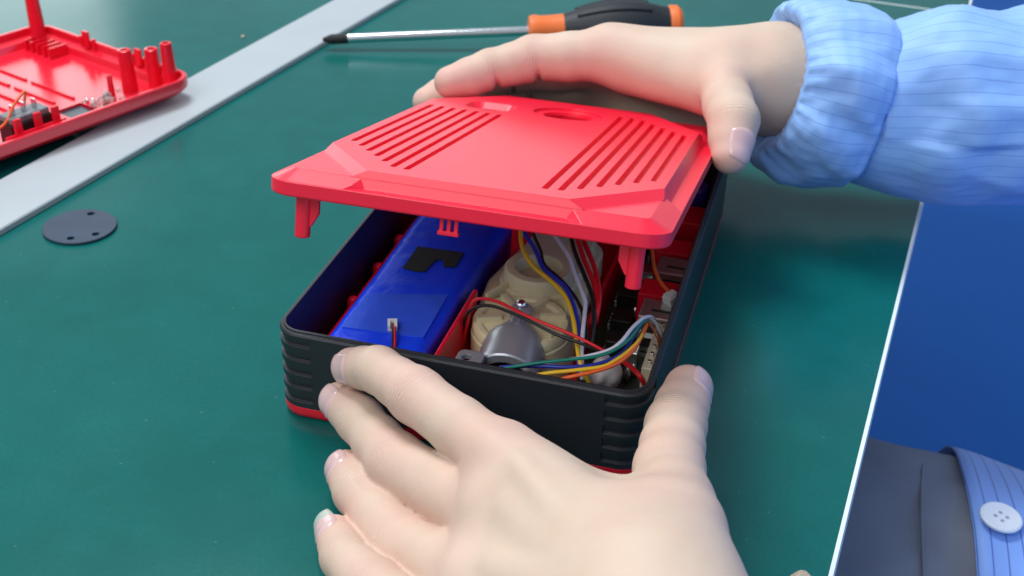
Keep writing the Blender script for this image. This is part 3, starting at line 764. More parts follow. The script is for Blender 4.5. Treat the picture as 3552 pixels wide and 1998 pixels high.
# ---------------------------------------------------------------- loose red shell on the left
def build_shell():
    O = Vector((-0.1570, 0.2435, 0.0050))
    ex = Vector((-0.920, 0.391, 0)).normalized(); ey = Vector((-0.391, -0.920, 0)).normalized()
    # tilted a little: one corner is propped on the grey bar
    M = Matrix(((ex.x, ey.x, 0, O.x), (ex.y, ey.y, 0, O.y), (0, 0, 1, O.z), (0, 0, 0, 1))) @ Matrix.Rotation(math.radians(2.0), 4, 'Y') @ Matrix.Rotation(math.radians(-.6), 4, 'X')
    e = empty('cover_shell', M=M)
    SW, SL = .142, .222
    o = rr(0, 0, SW, SL, .012, 9)
    prof = [(.0110, .0), (.0075, .0006), (.0020, .0044), (.0004, .0058), (0, .0075), (0, .0112), (.0006, .0118), (.0020, .0118), (.0025, .0112), (.0026, .0075), (.0070, .0060), (.0082, .0022)]
    V, F = loft([[(x - nx * i, y - ny * i, z) for x, y, nx, ny in o] for i, z in prof])
    tray = mesh_obj('tray', V, F, RED_TRAY, e, autosmooth=35)
    # rectangular window in the floor
    V, F = box_vf(.0270, .0275, -.004, .0460, .0430, .010)
    V2 = [((x - .0365) * 1.0 + .0275, (y - .035) + .0560, z) for x, y, z in V]
    boolean(tray, [(V2, F)])
    box('window_pane', .0190, .0495, .0003, .0365, .0625, .0010, mat('dark_window', (0.02, 0.03, 0.05), 0.3), e)
    def post(x, y, h, r0, r1):
        V, F = lathe_vf([(r0, .0020), (r1, h - .0004), (r1 * .85, h), (r1 * .55, h), (r1 * .5, h - .003), (0, h - .003)], 16, Matrix.Translation((x, y, 0)))
        return mesh_obj('post', V, F, RED_IN, e, autosmooth=40)
    post(.0125, .0075, .0290, .0042, .0031)
    post(.0250, .0085, .0235, .0042, .0037)
    post(.0310, .0210, .0250, .0044, .0036)
    post(.1325, .0090, .0375, .0048, .0036)
    post(.0290, .0340, .0150, .0018, .0015)
    for x in (.0420, .0900):
        box('snap_clip', x, .0026, .008, x + .0050, .0046, .0175, RED_IN, e, .0004)
        box('rib', x - .0050, .0022, .008, x - .0025, .0040, .0140, RED_IN, e, .0004)
        box('rib', x + .0075, .0022, .008, x + .0095, .0040, .0135, RED_IN, e, .0004)
    for k in range(5):
        x = .1060 + k * .006
        box('rib', x, .0080, .0020, x + .0014, .0200, .0085, RED_IN, e)
    for k in range(9):
        y = .0470 + k * .0105
        box('rib', .0440 + (k % 2) * .002, y, .0021, .0830, y + .0013, .0034, RED_IN, e)
        box('rib', .0880, y, .0021, .1320, y + .0013, .0034, RED_IN, e)
    # light ribs by the front edge and the switch bracket
    for y in (.0790, .0890, .1000):
        box('rib', .0070, y, .0021, .0090, y + .0040, .0180, RED_IN, e, .0004)
    box('bracket', .0060, .0770, .0021, .0078, .1100, .0110, RED_IN, e)
    # translucent glue blobs
    rnd = random.Random(5)
    bm = bmesh.new()
    for k in range(26):
        r = rnd.uniform(.0008, .0020)
        M2 = Matrix.Translation((.0235 + rnd.gauss(0, .0022), .0415 + rnd.gauss(0, .0045), .0035 + rnd.uniform(0, .0045)))
        bmesh.ops.create_icosphere(bm, subdivisions=2, radius=r, matrix=M2)
    me = bpy.data.meshes.new('glue'); bm.to_mesh(me); bm.free(); me.materials.append(CLEARGLUE)
    me.polygons.foreach_set('use_smooth', [True] * len(me.polygons))
    g = bpy.data.objects.new('glue', me); link(g, e)
    for (x, y) in ((.0320, .0440), (.0345, .0460), (.0205, .0690), (.0225, .0720)):
        V, F = lathe_vf([(.0011, .002), (.0010, .0042), (.0, .0046)], 10, Matrix.Translation((x, y, 0)))
        mesh_obj('pin', V, F, STEEL, e, smooth=True)
    tag(e, 'upturned red cover shell with moulded posts resting partly on the grey bar', 'cover')
    # rocker switch sitting in the shell
    s = empty('rocker_switch', M=M @ Matrix.Translation((.0170, .0930, .0022)))
    box('body', -.0060, -.0120, 0, .0060, .0110, .0120, CHIP, s, .0006)
    box('top', -.0055, -.0112, .0118, .0055, .0102, .0150, mat('grey_switch_top', (0.18, 0.19, 0.21), 0.5, var=0.5, vscale=300), s, .0005)
    for y in (-.007, -.001, .005):
        box('terminal', -.0018, y, .0148, .0018, y + .0008, .0195, STEEL, s)
    V, F = tube_vf([(.0, -.0010, .0170), (.001, -.004, .0235), (-.001, .004, .0200), (-.003, .012, .0130), (-.002, .022, .010)], .0007, 8)
    mesh_obj('lead', V, F, WIRE['orange'], s, smooth=True)
    tag(s, 'black rocker switch with metal terminals inside the loose red shell', 'switch')
build_shell()

# ---------------------------------------------------------------- round disc with three holes
def build_disc():
    cx, cy = -.1412, .0999
    r = .0160
    V, F = lathe_vf([(r - .0002, .0), (r, .0002), (r, .0010), (r - .0002, .0012)], 56)
    d = mesh_obj('disc', V, F, DISC)
    holes = []
    for a in (97, 283, 337):
        x, y = .0117 * math.cos(math.radians(a)), .0117 * math.sin(math.radians(a))
        holes.append(lathe_vf([(.0017, -.002), (.0017, .004)], 16, Matrix.Translation((x, y, 0))))
    boolean(d, holes)
    d.location = (cx, cy, .0002)
    tag(d, 'thin slate blue round disc with three small holes on the green bench', 'disc')
build_disc()

# ---------------------------------------------------------------- screwdriver
def build_screwdriver():
    tip = Vector((-.1270, .3420, .0062)); end = Vector((.0740, .4168, .0150))
    M = axis_matrix(tip, end); L = (end - tip).length
    e = empty('screwdriver', M=M)
    V, F = lathe_vf([(.0009, 0), (.0022, .0030), (.0030, .0055), (.0030, .0150)], 16)
    mesh_obj('tip', V, F, DARKHOLE, e, autosmooth=40)
    V, F = lathe_vf([(.0028, .0148), (.0028, .1250)], 20)
    mesh_obj('shaft', V, F, STEEL, e, autosmooth=40)
    ks = .1230
    V, F = lathe_vf([(.0050, ks), (.0088, ks + .0008), (.0096, ks + .0040), (.0088, ks + .0080), (.0090, ks + .0160), (.0094, ks + .0215)], 28)
    mesh_obj('collar', V, F, ORANGE, e, autosmooth=40)
    hs = ks + .0212
    prof = []
    n = 16
    for k in range(n + 1):
        t = k / n
        prof.append((.0093 + .0058 * math.sin(math.pi * min(1, t * 1.05) ** 1.1) ** 0.9 + .002 * t, hs + t * (L - .006 - hs)))
    V, F = lathe_vf(prof, 28)
    grip = mesh_obj('grip', V, F, GRIP, e, autosmooth=40)
    for k in range(6):
        a = math.pi / 3 * k
        P = [(math.cos(a) * (r + .0001), math.sin(a) * (r + .0001), z) for r, z in prof[2:-3]]
        V, F = tube_vf(P, .0011, 6, 2)
        mesh_obj('grip_ridge', V, F, GRIP, grip, smooth=True)
    V, F = lathe_vf([(.0113, L - .0065), (.0120, L - .0050), (.0118, L - .0010), (.0095, L + .0014), (.0, L + .0018)], 28)
    mesh_obj('end_cap', V, F, ORANGE, e, autosmooth=40)
    tag(e, 'screwdriver with black and orange handle lying behind the case', 'screwdriver')
build_screwdriver()

# ---------------------------------------------------------------- scraps on the bench
def scrap(name, loc, sz, m, seed, label, cat):
    bm = bmesh.new(); bmesh.ops.create_icosphere(bm, subdivisions=3, radius=1)
    for v in bm.verts:
        v.co *= 1 + .45 * noise.noise(v.co * 1.7 + Vector((seed, 0, 0)))
        v.co = Vector((v.co.x * sz[0], v.co.y * sz[1], (v.co.z + .9) * sz[2]))
    me = bpy.data.meshes.new(name); bm.to_mesh(me); bm.free(); me.materials.append(m)
    me.polygons.foreach_set('use_smooth', [True] * len(me.polygons))
    o = link(bpy.data.objects.new(name, me)); o.location = loc
    tag(o, label, cat)
PAPER = mat('beige_scrap', (0.50, 0.40, 0.30), 0.7, var=0.3, vscale=300)
scrap('paper_scrap', (.1885, -.0335, 0), (.0042, .0038, .0030), PAPER, 2.0, 'small crumpled beige scrap lying near the white edge band', 'scrap')
scrap('crumb', (-.1806, .3446, 0), (.0010, .0014, .0007), PAPER, 5.0, 'tiny pale crumb on the bench beyond the grey bar', 'crumb')

# ---------------------------------------------------------------- hands (signed distance field -> surface nets)
def smin(a, b, k):
    h = np.clip(0.5 + 0.5 * (b - a) / k, 0, 1)
    return b + (a - b) * h - k * h * (1 - h)

def cone(P, a, b, ra, rb):
    a = np.asarray(a, np.float32); b = np.asarray(b, np.float32)
    ba = b - a; pa = P - a
    h = np.clip(pa @ ba / float(ba @ ba), 0, 1)
    d = pa - h[:, None] * ba
    return np.sqrt((d * d).sum(1)) - (ra + (rb - ra) * h)

def surface_net(D, org, h):
    nx, ny, nz = D.shape
    S = D < 0
    c = np.zeros((nx - 1, ny - 1, nz - 1), np.int8)
    for i in (0, 1):
        for j in (0, 1):
            for k in (0, 1):
                c += S[i:nx - 1 + i, j:ny - 1 + j, k:nz - 1 + k]
    act = np.argwhere((c > 0) & (c < 8))
    idx = -np.ones(c.shape, np.int32)
    idx[act[:, 0], act[:, 1], act[:, 2]] = np.arange(len(act))
    acc = np.zeros((len(act), 3)); cnt = np.zeros(len(act))
    corners = [(i, j, k) for i in (0, 1) for j in (0, 1) for k in (0, 1)]
    for p in corners:
        for ax in range(3):
            if p[ax]: continue
            q = list(p); q[ax] = 1
            v0 = D[act[:, 0] + p[0], act[:, 1] + p[1], act[:, 2] + p[2]]
            v1 = D[act[:, 0] + q[0], act[:, 1] + q[1], act[:, 2] + q[2]]
            m = (v0 < 0) != (v1 < 0)
            t = np.where(m, v0 / np.where(m, v0 - v1, 1), 0)
            pos = np.array(p, float)[None, :].repeat(len(act), 0); pos[:, ax] += t
            acc[m] += pos[m]; cnt[m] += 1
    V = (act + acc / cnt[:, None]) * h + org
    F = []
    for ax in range(3):
        b1, b2 = (ax + 1) % 3, (ax + 2) % 3
        sl0 = [slice(1, -1)] * 3; sl1 = [slice(1, -1)] * 3
        sl0[ax] = slice(0, -1); sl1[ax] = slice(1, None)
        A = S[tuple(sl0)]; B = S[tuple(sl1)]
        w = np.argwhere(A != B)
        ins = A[w[:, 0], w[:, 1], w[:, 2]]
        g = w.copy(); g[:, b1] += 1; g[:, b2] += 1
        def cell(d1, d2):
            q = g.copy(); q[:, b1] += d1; q[:, b2] += d2
            return idx[q[:, 0], q[:, 1], q[:, 2]]
        Q = np.stack([cell(-1, -1), cell(0, -1), cell(0, 0), cell(-1, 0)], 1)
        Q[~ins] = Q[~ins][:, ::-1]
        F.append(Q)
    return V, np.concatenate(F)

def relax(V, F, it=3, lam=0.5):
    n = len(V)
    E = np.concatenate([F[:, [0, 1]], F[:, [1, 2]], F[:, [2, 3]], F[:, [3, 0]]])
    cnt = np.bincount(E[:, 0], minlength=n) + np.bincount(E[:, 1], minlength=n)
    for k in range(it):
        for l in (lam, -lam * 0.9):
            s = np.zeros_like(V)
            for a in range(3):
                s[:, a] = np.bincount(E[:, 0], V[E[:, 1], a], n) + np.bincount(E[:, 1], V[E[:, 0], a], n)
            V = V + l * (s / cnt[:, None] - V)
    return V

def build_hand(parent, off, fingers, palm, kpalm=.014, kf=.0045, res=.00075, pad=.0010, extra=()):
    """fingers: dict name -> (joints tip..base, radii, dorsal, nail spec)"""
    def field(P):
        P = P.astype(np.float32)
        pd = None
        for a, b, ra, rb in palm:
            d = cone(P, a, b, ra, rb)
            pd = d if pd is None else smin(pd, d, kpalm)
        out = None
        for J, R, _, _ in fingers.values():
            fd = None
            for i in range(len(J) - 1):
                a_, b_ = np.asarray(J[i], float), np.asarray(J[i + 1], float)
                m_ = (a_ + b_) / 2; rm = (R[i] + R[i + 1]) / 2 * (.99 if i == 0 or J is fingers['thumb'][0] else .945)
                d = smin(cone(P, a_, m_, R[i], rm), cone(P, m_, b_, rm, R[i + 1]), .002)
                fd = d if fd is None else smin(fd, d, .003)
            fd = smin(pd, fd, kf)
            out = fd if out is None else smin(out, fd, .0012)
        # flesh pads and creases on the palm side of each phalanx
        for J, R, dors, _ in fingers.values():
            for i in range(len(J) - 1):
                a = np.asarray(J[i], float); b = np.asarray(J[i + 1], float)
                ax = (b - a); L = np.linalg.norm(ax); ax /= L
                dn = np.asarray(dors, float); dn = dn - ax * (dn @ ax); dn /= np.linalg.norm(dn)
                c = (a + b) / 2 - dn * (R[i] + R[i + 1]) * .38
                q = P - c.astype(np.float32)
                out = out - pad * np.exp(-(q * q).sum(1) / (.36 * L + .002) ** 2)
                if i > 1 or J is fingers['thumb'][0]: continue
                c = b - dn * R[i + 1] * 1.0
                q = P - c.astype(np.float32)
                w = q @ ax.astype(np.float32)
                rr2 = (q * q).sum(1) - w * w
                out = out + pad * 1.2 * np.exp(-(w / .0014) ** 2) * np.exp(-rr2 / (R[i + 1] * .95) ** 2)
        # small bumps (knuckles, tendons) and dents
        for p, r, amp in extra:
            q = P - np.asarray(p, np.float32)
            out = out - amp * np.exp(-(q * q).sum(1) / (r * r))
        return out
    pts = np.array([p for J, R, _, _ in fingers.values() for p in J] + [p for c in palm for p in c[:2]])
    lo = pts.min(0) - .034; hi = pts.max(0) + .034
    n = np.ceil((hi - lo) / res).astype(int)
    g = [lo[i] + res * np.arange(n[i]) for i in range(3)]
    # evaluate block by block, skipping blocks that cannot hold the surface
    K = 10
    nb = np.ceil(n / K).astype(int)
    cg = np.stack(np.meshgrid(*[lo[i] + res * (np.arange(nb[i]) * K + (K - 1) / 2) for i in range(3)], indexing='ij'), -1).reshape(-1, 3)
    cd = field(cg)
    D = np.repeat(np.repeat(np.repeat(cd.reshape(nb), K, 0), K, 1), K, 2)[:n[0], :n[1], :n[2]].astype(np.float32)
    near = np.argwhere(np.abs(cd.reshape(nb)) < res * K * 1.05 + .004)
    loc = np.stack(np.meshgrid(np.arange(K), np.arange(K), np.arange(K), indexing='ij'), -1).reshape(-1, 3)
    for s0 in range(0, len(near), 400):
        nn = near[s0:s0 + 400]
        ijk = (nn[:, None, :] * K + loc[None]).reshape(-1, 3)
        ijk = ijk[(ijk < n).all(1)]
        D[ijk[:, 0], ijk[:, 1], ijk[:, 2]] = field(lo + res * ijk)
    V, F = surface_net(D, lo, res)
    V = relax(V, F, 4)
    me = bpy.data.meshes.new('hand')
    me.from_pydata([tuple(v + off) for v in V], [], [tuple(map(int, f)) for f in F])
    me.polygons.foreach_set('use_smooth', [True] * len(me.polygons))
    # redness of fingertips and knuckles
    fl = np.zeros(len(V))
    for J, R, _, _ in fingers.values():
        for k, (w, s) in enumerate(((.75, .010), (.30, .008), (.60, .010), (.50, .013))):
            d2 = ((V - np.asarray(J[k])) ** 2).sum(1)
            fl = np.maximum(fl, w * np.exp(-d2 / (2 * s * s)))
    al = np.zeros(len(V)); wm = np.zeros(len(V))
    for J, R, dors, _ in fingers.values():
        for k in ((1,) if J is fingers['thumb'][0] else (1, 2)):
            ax = np.asarray(J[k + 1], float) - np.asarray(J[k - 1], float); ax /= np.linalg.norm(ax)
            q = V - np.asarray(J[k]); w = q @ ax
            rad = np.sqrt(np.maximum((q * q).sum(1) - w * w, 0))
            mk = np.exp(-(w / .0030) ** 2) * (rad < R[k] * 1.5)
            al = np.where(mk > wm, w * 1000, al); wm = np.maximum(wm, mk)
    for an, dat in (('along', al), ('wrinkle', wm)):
        me.attributes.new(an, 'FLOAT', 'POINT').data.foreach_set('value', dat.astype(np.float32))
    at = me.attributes.new('flush', 'FLOAT', 'POINT'); at.data.foreach_set('value', fl.astype(np.float32))
    me.materials.append(SKIN)
    o = bpy.data.objects.new('hand', me); link(o, parent)
    # nails
    for nm, (J, R, dors, nail) in fingers.items():
        if not nail: continue
        tip = np.asarray(J[0]); dip = np.asarray(J[1])
        ax = tip - dip; ax /= np.linalg.norm(ax)
        dn = np.asarray(dors, float); dn -= ax * (dn @ ax); dn /= np.linalg.norm(dn)
        sd = np.cross(ax, dn)
        s0, s1, hwid, free = nail
        nu, nv = 15, 13
        G = np.zeros((nu, nv, 3))
        C = np.zeros((nu * nv, 3)); Dr = np.zeros((nu * nv, 3)); rho = np.zeros(nu * nv)
        for i in range(nu):
            u = -1 + 2 * i / (nu - 1)
            for j in range(nv):
                v = -1 + 2 * j / (nv - 1)
                # squircle outline, squarer at the base than at the tip
                uu = u * math.sqrt(1 - 0.42 * v * v); vv = v * math.sqrt(1 - 0.30 * u * u)
                s = s0 + (s1 - s0) * (uu * .5 + .5)
                ang = vv * hwid
                C[i * nv + j] = tip + ax * min(s, .0015)
                Dr[i * nv + j] = dn * math.cos(ang) + sd * math.sin(ang)
                if s > .0015:
                    Dr[i * nv + j] = Dr[i * nv + j] * R[0] + ax * (s - .0015) * 1.0
                    Dr[i * nv + j] /= np.linalg.norm(Dr[i * nv + j])
                rho[i * nv + j] = max(abs(u), abs(v))
        t = np.full(len(C), .002)
        for _ in range(40):
            d = field((C + Dr * t[:, None])); t = np.clip(t - d * .9, 0, .02)
        lift = np.where(rho > .97, -.0002, .00050)
        Pn = C + Dr * (t + lift)[:, None]
        Fq = [(i * nv + j, i * nv + j + 1, (i + 1) * nv + j + 1, (i + 1) * nv + j) for i in range(nu - 1) for j in range(nv - 1)]
        if free:   # let the free edge stand out beyond the fingertip
            for i in range(nu):
                k = max(0, (i - (nu - 5)) / 4)
                Pn[i * nv:(i + 1) * nv] += (ax * free + dn * free * .15) * k
        nobj = mesh_obj('fingernail', [p + np.array(off) for p in Pn], Fq, NAIL, parent, smooth=True)
        if free:
            nobj.data.materials.append(NAIL_TIP)
            for f in nobj.data.polygons:
                if f.index // (nv - 1) >= nu - 5: f.material_index = 1
    return o

PERSON = Vector((0.62, 0.05, -0.74))
person = empty('person', PERSON)
POFF = np.array(-PERSON)
tag(person, 'seated person in pale blue striped work coat holding case and lid with both hands', 'person')

# hand steadying the front of the case
LI = ((.0332, -.0085, .0332), (.0460, -.0170, .0403), (.0629, -.0280, .0414), (.0977, -.0500, .0412))
LM = ((.0285, -.0095, .0187), (.0399, -.0199, .0210), (.0599, -.0387, .0220), (.0998, -.0656, .0310))
LR = ((.0396, -.0319, .0090), (.0488, -.0443, .0120), (.0707, -.0651, .0140), (.1004, -.0858, .0250))
LP = ((.0474, -.0607, .0085), (.0557, -.0729, .0115), (.0696, -.0856, .0150), (.0993, -.1053, .0210))
LT = ((.1428, .0120, .0345), (.1425, -.0100, .0350), (.1450, -.0400, .0415), (.1515, -.0790, .0520))
LW = np.array((.1525, -.1150, .0450)); u = np.array((-.03, .94, .33))
lw = [tuple(LW + u * s) for s in (.016, .005, -.006, -.017)]
build_hand(person, POFF, {
    'index': (LI, (.0065, .0073, .0087, .0097), (-.5, -.8, .25), (-.0075, .0060, .95, 0)),
    'middle': (LM, (.0066, .0075, .0092, .0101), (-.6, -.6, .5), (-.0075, .0060, .95, 0)),
    'ring': (LR, (.0066, .0075, .0092, .0101), (-.6, -.4, .6), (-.0075, .0060, .95, 0)),
    'little': (LP, (.0056, .0067, .0084, .0100), (-.6, -.3, .7), (-.0065, .0052, .95, .0035)),
    'thumb': (LT, (.0078, .0092, .0100, .0125), (.75, -.35, .55), (-.0085, .0075, .85, 0)),
}, [
    (LI[3], lw[0], .0108, .0165), (LM[3], lw[1], .0108, .0170), (LR[3], lw[2], .0105, .0165), (LP[3], lw[3], .0100, .0150),
    (LT[3], lw[0], .0135, .0165), ((.118, -.056, .034), (.150, -.062, .042), .0085, .0110),
    (tuple(LW), (.235, -.205, .066), .0225, .0320),
], pad=.0004, extra=[(tuple(np.array(a) + np.array((-.004, -.006, .0115))), .0070, .0023) for a in (LI[3], LM[3], LR[3], LP[3])] +
   [(tuple(np.array(a) * (1 - f) + LW * f + np.array((-.002, -.005, .0150))), .0042, .0011) for a in (LI[3], LM[3], LR[3]) for f in (.16, .22, .28, .34, .40, .46, .52, .58)] +
   [((.1300, -.0600, .0520), .012, -.0014)])

# hand lifting the back of the lid
RI = ((.0018, .1920, .0537), (.0177, .2030, .0587), (.0354, .2120, .0633), (.0701, .2160, .0682))
RM = ((-.0144, .2070, .0359), (-.0041, .2190, .0404), (.0186, .2300, .0474), (.0650, .2360, .0579))
RR = ((-.0040, .2260, .0210), (.0060, .2360, .0270), (.0250, .2440, .0350), (.0660, .2480, .0430))
RP = ((.0160, .2400, .0140), (.0250, .2480, .0190), (.0400, .2560, .0250), (.0700, .2600, .0320))
RT = ((.1362, .1500, .0557), (.1350, .1640, .0655), (.1270, .1880, .0695), (.1330, .2080, .0690))
RW = np.array((.1500, .2200, .0640))
build_hand(person, POFF, {
    'index': (RI, (.0072, .0082, .0092, .0110), (-.3, .3, .9), None),
    'middle': (RM, (.0070, .0080, .0094, .0112), (-.5, .5, .6), None),
    'ring': (RR, (.0068, .0076, .0090, .0110), (-.5, .6, .6), None),
    'little': (RP, (.0058, .0066, .0080, .0102), (-.3, .7, .6), None),
    'thumb': (RT, (.0075, .0097, .0098, .0125), (.62, -.60, .40), (-.0095, .0062, .95, 0)),
}, [
    (RI[3], (.140, .2110, .0690), .0115, .0165), (RM[3], (.140, .2190, .0650), .0115, .0170), (RR[3], (.140, .2290, .0560), .0125, .0170), (RP[3], (.138, .2360, .0470), .0135, .0165), ((.085, .245, .034), (.130, .236, .044), .0150, .0160),
    (RT[3], tuple(RW), .0140, .0180), ((.082, .214, .0630), (.122, .196, .0650), .0080, .0095),
    (tuple(RW), (.2050, .2300, .0570), .0205, .0230),
], pad=.0024, extra=[((.1370, .2000, .0830), .009, -.0018), ((.1180, .2060, .0850), .010, .0012), ((.0720, .2180, .0800), .010, .0012)])

# ---------------------------------------------------------------- sleeve
def fbm(x, y, z, s=1.0):
    return noise.noise((x * s, y * s, z * s)) + .5 * noise.noise((x * s * 2.1 + 5, y * s * 2.1, z * s * 2.1)) + .25 * noise.noise((x * s * 4.3, y * s * 4.3 + 9, z * s * 4.3))

def tube_cloth(name, frames, disp, nth, shear=None, m=CLOTH):
    """frames: list of (centre, axis, radius_y, radius_z, t)"""
    V = []; UV = []
    for c, ax, ra, rb, t in frames:
        ax = Vector(ax).normalized()
        up = Vector((0, 0, 1)); up = (up - ax * up.dot(ax)).normalized(); sd = ax.cross(up)
        for k in range(nth):
            a = 2 * math.pi * k / nth
            d = disp(t, a)
            V.append(Vector(c) + (sd * math.cos(a) * (ra + d) + up * math.sin(a) * (rb + d)) + (ax * shear(t, a) if shear else Vector((0, 0, 0))))
    F = []
    n = len(frames)
    for i in range(n - 1):
        for k in range(nth):
            j = (k + 1) % nth
            F.append((i * nth + k, i * nth + j, (i + 1) * nth + j, (i + 1) * nth + k))
    me = bpy.data.meshes.new(name)
    me.from_pydata([tuple(v - PERSON) for v in V], [], F)
    uv = me.uv_layers.new(name='UVMap')
    for p in me.polygons:
        for li in p.loop_indices:
            vi = me.loops[li].vertex_index
            i, k = divmod(vi, nth)
            vv = k / nth
            if vv == 0 and any(me.loops[q].vertex_index % nth == nth - 1 for q in p.loop_indices): vv = 1.0
            uv.data[li].uv = (i / n, vv)
        p.use_smooth = True
    me.materials.append(m)
    return link(bpy.data.objects.new(name, me), person)

def build_sleeve():
    A0 = Vector((.1540, .2180, .0625)); A1 = Vector((.1930, .2270, .0540)); A2 = Vector((.2700, .2330, .0620)); A3 = Vector((.42, .23, .085))
    def at(s):
        P = [A0, A1, A2, A3]; T = [0, .036, .11, .26]
        for i in range(3):
            if s <= T[i + 1] or i == 2:
                f = (s - T[i]) / (T[i + 1] - T[i]); return P[i].lerp(P[i + 1], f)
    ax = (A1 - A0).normalized()
    prof = [(.010, .0205, .0205), (.004, .0208, .0208), (.0005, .0215, .0212), (-.0015, .0232, .0228), (-.0025, .0265, .026), (-.0020, .0300, .0300), (.0010, .0335, .0345), (.0050, .0365, .0385),
            (.0100, .0385, .0410), (.0160, .0395, .0425), (.0220, .0395, .0425), (.0280, .0385, .0412), (.0330, .0365, .0390), (.0345, .0340, .0365), (.0335, .0320, .0340)]
    fr = []
    N = 5
    for i in range(len(prof) - 1):
        for k in range(N):
            f = k / N
            p = [prof[i][q] + (prof[i + 1][q] - prof[i][q]) * f for q in range(3)]
            fr.append((A0 + ax * p[0], ax, p[1], p[2], i + f))
    def disp(t, a):
        g = max(0, 1 - abs(t - 3.0) / 5.0)
        pl = math.cos(31 * a + 3 * noise.noise((math.cos(a) * 2, math.sin(a) * 2, 1.7))) * .0013 * g * (.6 + .8 * abs(noise.noise((a * 3, t * .1, 3))))
        x, y = math.cos(a), math.sin(a)
        big = .0030 * fbm(x * 1.6 + 4, y * 1.6, t * .16, 1.2) * min(1, t / 5)
        fold = .0016 * math.sin(7 * a + t * .5 + 2.5 * noise.noise((x * 2, y * 2, t * .2))) * min(1, max(0, (t - 3) / 4)) * max(0, 1 - max(0, t - 11) / 3)
        return pl + big + fold
    def shear(t, a):
        return -.013 * (1 - max(0, math.cos(a - .25)) ** .8) * min(1, max(0, (t - 3) / 2.5)) * max(0, 1 - max(0, t - 6) / 5)
    tube_cloth('cuff', fr, disp, 200, shear)
    fr = []
    n = 90
    for i in range(n + 1):
        s = .030 + (.26 - .030) * (i / n)
        c = at(s); c2 = at(s + .004)
        q = (s - .030)
        ra = .0345 + .10 * min(q, .06); rb = .0370 + .055 * q + .003 * math.sin(q * 40)
        fr.append((c, c2 - c, ra, rb, s * 100))
    def disp2(t, a):
        x, y = math.cos(a), math.sin(a)
        w = .8 * noise.noise((x * 1.3, y * 1.3, t * .18))
        f1 = .0030 * math.sin(t * 1.05 + 1.3 * a + 2.2 * w) * (.5 + .5 * math.sin(a + .6))
        f2 = .0060 * (.35 - abs(noise.noise((x * 1.1 + 2, y * 1.1 + 7, t * .16 + .25 * x)))) + .0035 * (.3 - abs(noise.noise((x * 1.8 + 5, y * 1.8 + 1, t * .33))))
        f3 = .0012 * fbm(x * 4, y * 4, t * .6, 1.0)
        return (f1 + f2 + f3) * min(1, max(0, (t - 3.1) / 2.2)) - .0022 * max(0, 1 - (t - 3.0) / 1.2)
    tube_cloth('sleeve', fr, disp2, 140)
    # upper parts of both sleeves and the coat body, which shade the bench from that side
    def limb(name, P, rad, sc=1.0):
        C = catmull(P, 10)
        fr = []
        for i, p in enumerate(C):
            t = i / (len(C) - 1)
            d = C[min(i + 1, len(C) - 1)] - C[max(0, i - 1)]
            ra, rb = rad(t)
            fr.append((p, d, ra, rb, t * 12))
        tube_cloth(name, fr, lambda t, a: .006 * fbm(math.cos(a) * 1.4, math.sin(a) * 1.4, t * .5) * sc, 72)
    limb('sleeve', [(.385, .2305, .080), (.415, .230, .084), (.50, .245, .13), (.58, .27, .24), (.63, .25, .36)], lambda t: (.045 + .03 * t, .048 + .03 * t))
    limb('sleeve', [(.225, -.195, .063), (.36, -.24, .10), (.52, -.20, .20), (.62, -.14, .36)], lambda t: (.036 + .04 * t, .036 + .04 * t))
    limb('coat', [(.600, .05, -.30), (.605, .05, -.12), (.62, .05, .10), (.635, .05, .30), (.645, .05, .42)], lambda t: (.19 + .02 * math.sin(t * 3), .13 + .01 * t))
build_sleeve()

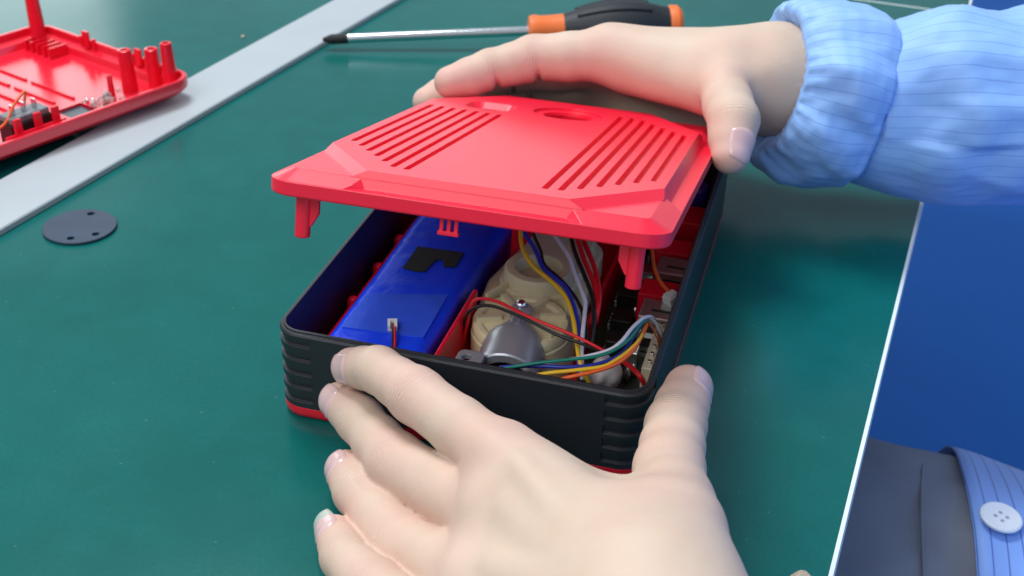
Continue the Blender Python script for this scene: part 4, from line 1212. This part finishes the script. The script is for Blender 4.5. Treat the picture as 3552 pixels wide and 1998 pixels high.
# ---------------------------------------------------------------- lap: trousers, coat tail, button
def build_lap():
    def thigh(P, rad, m, name, phase):
        C = catmull(P, 14); V = []; nth = 64
        for i, p in enumerate(C):
            t = i / (len(C) - 1)
            ax = (C[min(i + 1, len(C) - 1)] - C[max(0, i - 1)]).normalized()
            up = Vector((0, 0, 1)); up = (up - ax * up.dot(ax)).normalized(); sd = ax.cross(up)
            for k in range(nth):
                a = 2 * math.pi * k / nth
                x, y = math.cos(a), math.sin(a)
                r = rad(t) + .005 * fbm(x * 1.2 + phase, y * 1.2, t * 7) + .010 * (.3 - abs(noise.noise((x * 1.6 + 3, y * 1.6, t * 9 + 1.5 * x))))
                V.append(p + (sd * x + up * y) * r)
        F = []
        for i in range(len(C) - 1):
            for k in range(nth):
                j = (k + 1) % nth
                F.append((i * nth + k, i * nth + j, (i + 1) * nth + j, (i + 1) * nth + k))
        F.append(tuple(range(nth))); F.append(tuple((len(C) - 1) * nth + k for k in range(nth)))
        return mesh_obj(name, [v - PERSON for v in V], F, m, person, smooth=True)
    YC = .160
    def zc(x): return -.232 + (.62 - x) * .085
    P = [(x, YC, zc(x)) for x in (.62, .45, .30, .15, .02)]
    thigh(P, lambda t: .101 - .010 * t, TROUSER, 'trousers', 0)
    for x in (.2450,):
        V, F = tube_vf([(x + .004 * math.sin(3 * a), YC + math.cos(a) * .0968, zc(x) + math.sin(a) * .0968) for a in [math.radians(q) for q in range(-10, 200, 12)]], .0009, 8, 3)
        mesh_obj('seam', [Vector(v) - PERSON for v in V], F, TROUSER, person, smooth=True)
    # coat tail lying over the thigh, open at the front
    n1, n2 = 60, 50
    V = []; UVs = []
    for i in range(n1 + 1):
        t = i / n1
        for j in range(n2 + 1):
            s = j / n2
            a = math.radians(-5 + 175 * t)           # from the far side over the top to the near side
            x0 = .2480 + .0250 * t + .0015 * math.sin(t * 9)
            x = x0 + (.60 - x0) * s
            r = .1052 + .003 * math.sin(9 * t + 16 * s) * min(1, s * 8) + .003 * fbm(t * 3, s * 3, .3)
            V.append(Vector((x, YC + math.cos(a) * r, zc(x) + math.sin(a) * r)))
            UVs.append((s, (x - x0) * 150 + .05 * math.sin(t * 6)))
    F = []
    for i in range(n1):
        for j in range(n2):
            F.append((i * (n2 + 1) + j, i * (n2 + 1) + j + 1, (i + 1) * (n2 + 1) + j + 1, (i + 1) * (n2 + 1) + j))
    me = bpy.data.meshes.new('coat')
    me.from_pydata([tuple(v - PERSON) for v in V], [], F)
    uv = me.uv_layers.new(name='UVMap')
    for p in me.polygons:
        p.use_smooth = True
        for li in p.loop_indices:
            uv.data[li].uv = UVs[me.loops[li].vertex_index]
    me.materials.append(CLOTH_LAP)
    coat = link(bpy.data.objects.new('coat', me), person)
    sm = coat.modifiers.new('thick', 'SOLIDIFY'); sm.thickness = .0010; sm.offset = 1
    # button
    bc = Vector((.2735, .1430, -.0965)); nrm = Vector((.08, -.06, 1)).normalized()
    M = Matrix.Translation(bc - PERSON) @ nrm.to_track_quat('Z', 'Y').to_matrix().to_4x4()
    V, F = lathe_vf([(.0082, 0), (.0092, .0008), (.0092, .0018), (.0084, .0024), (.0068, .0020), (0, .0018)], 32)
    b = mesh_obj('button', V, F, BUTTON, None, autosmooth=40)
    boolean(b, [lathe_vf([(.0010, -.002), (.0010, .006)], 10, Matrix.Translation((dx, dy, 0))) for dx in (-.0018, .0018) for dy in (-.0018, .0018)])
    b.parent = person; b.matrix_local = M
build_lap()
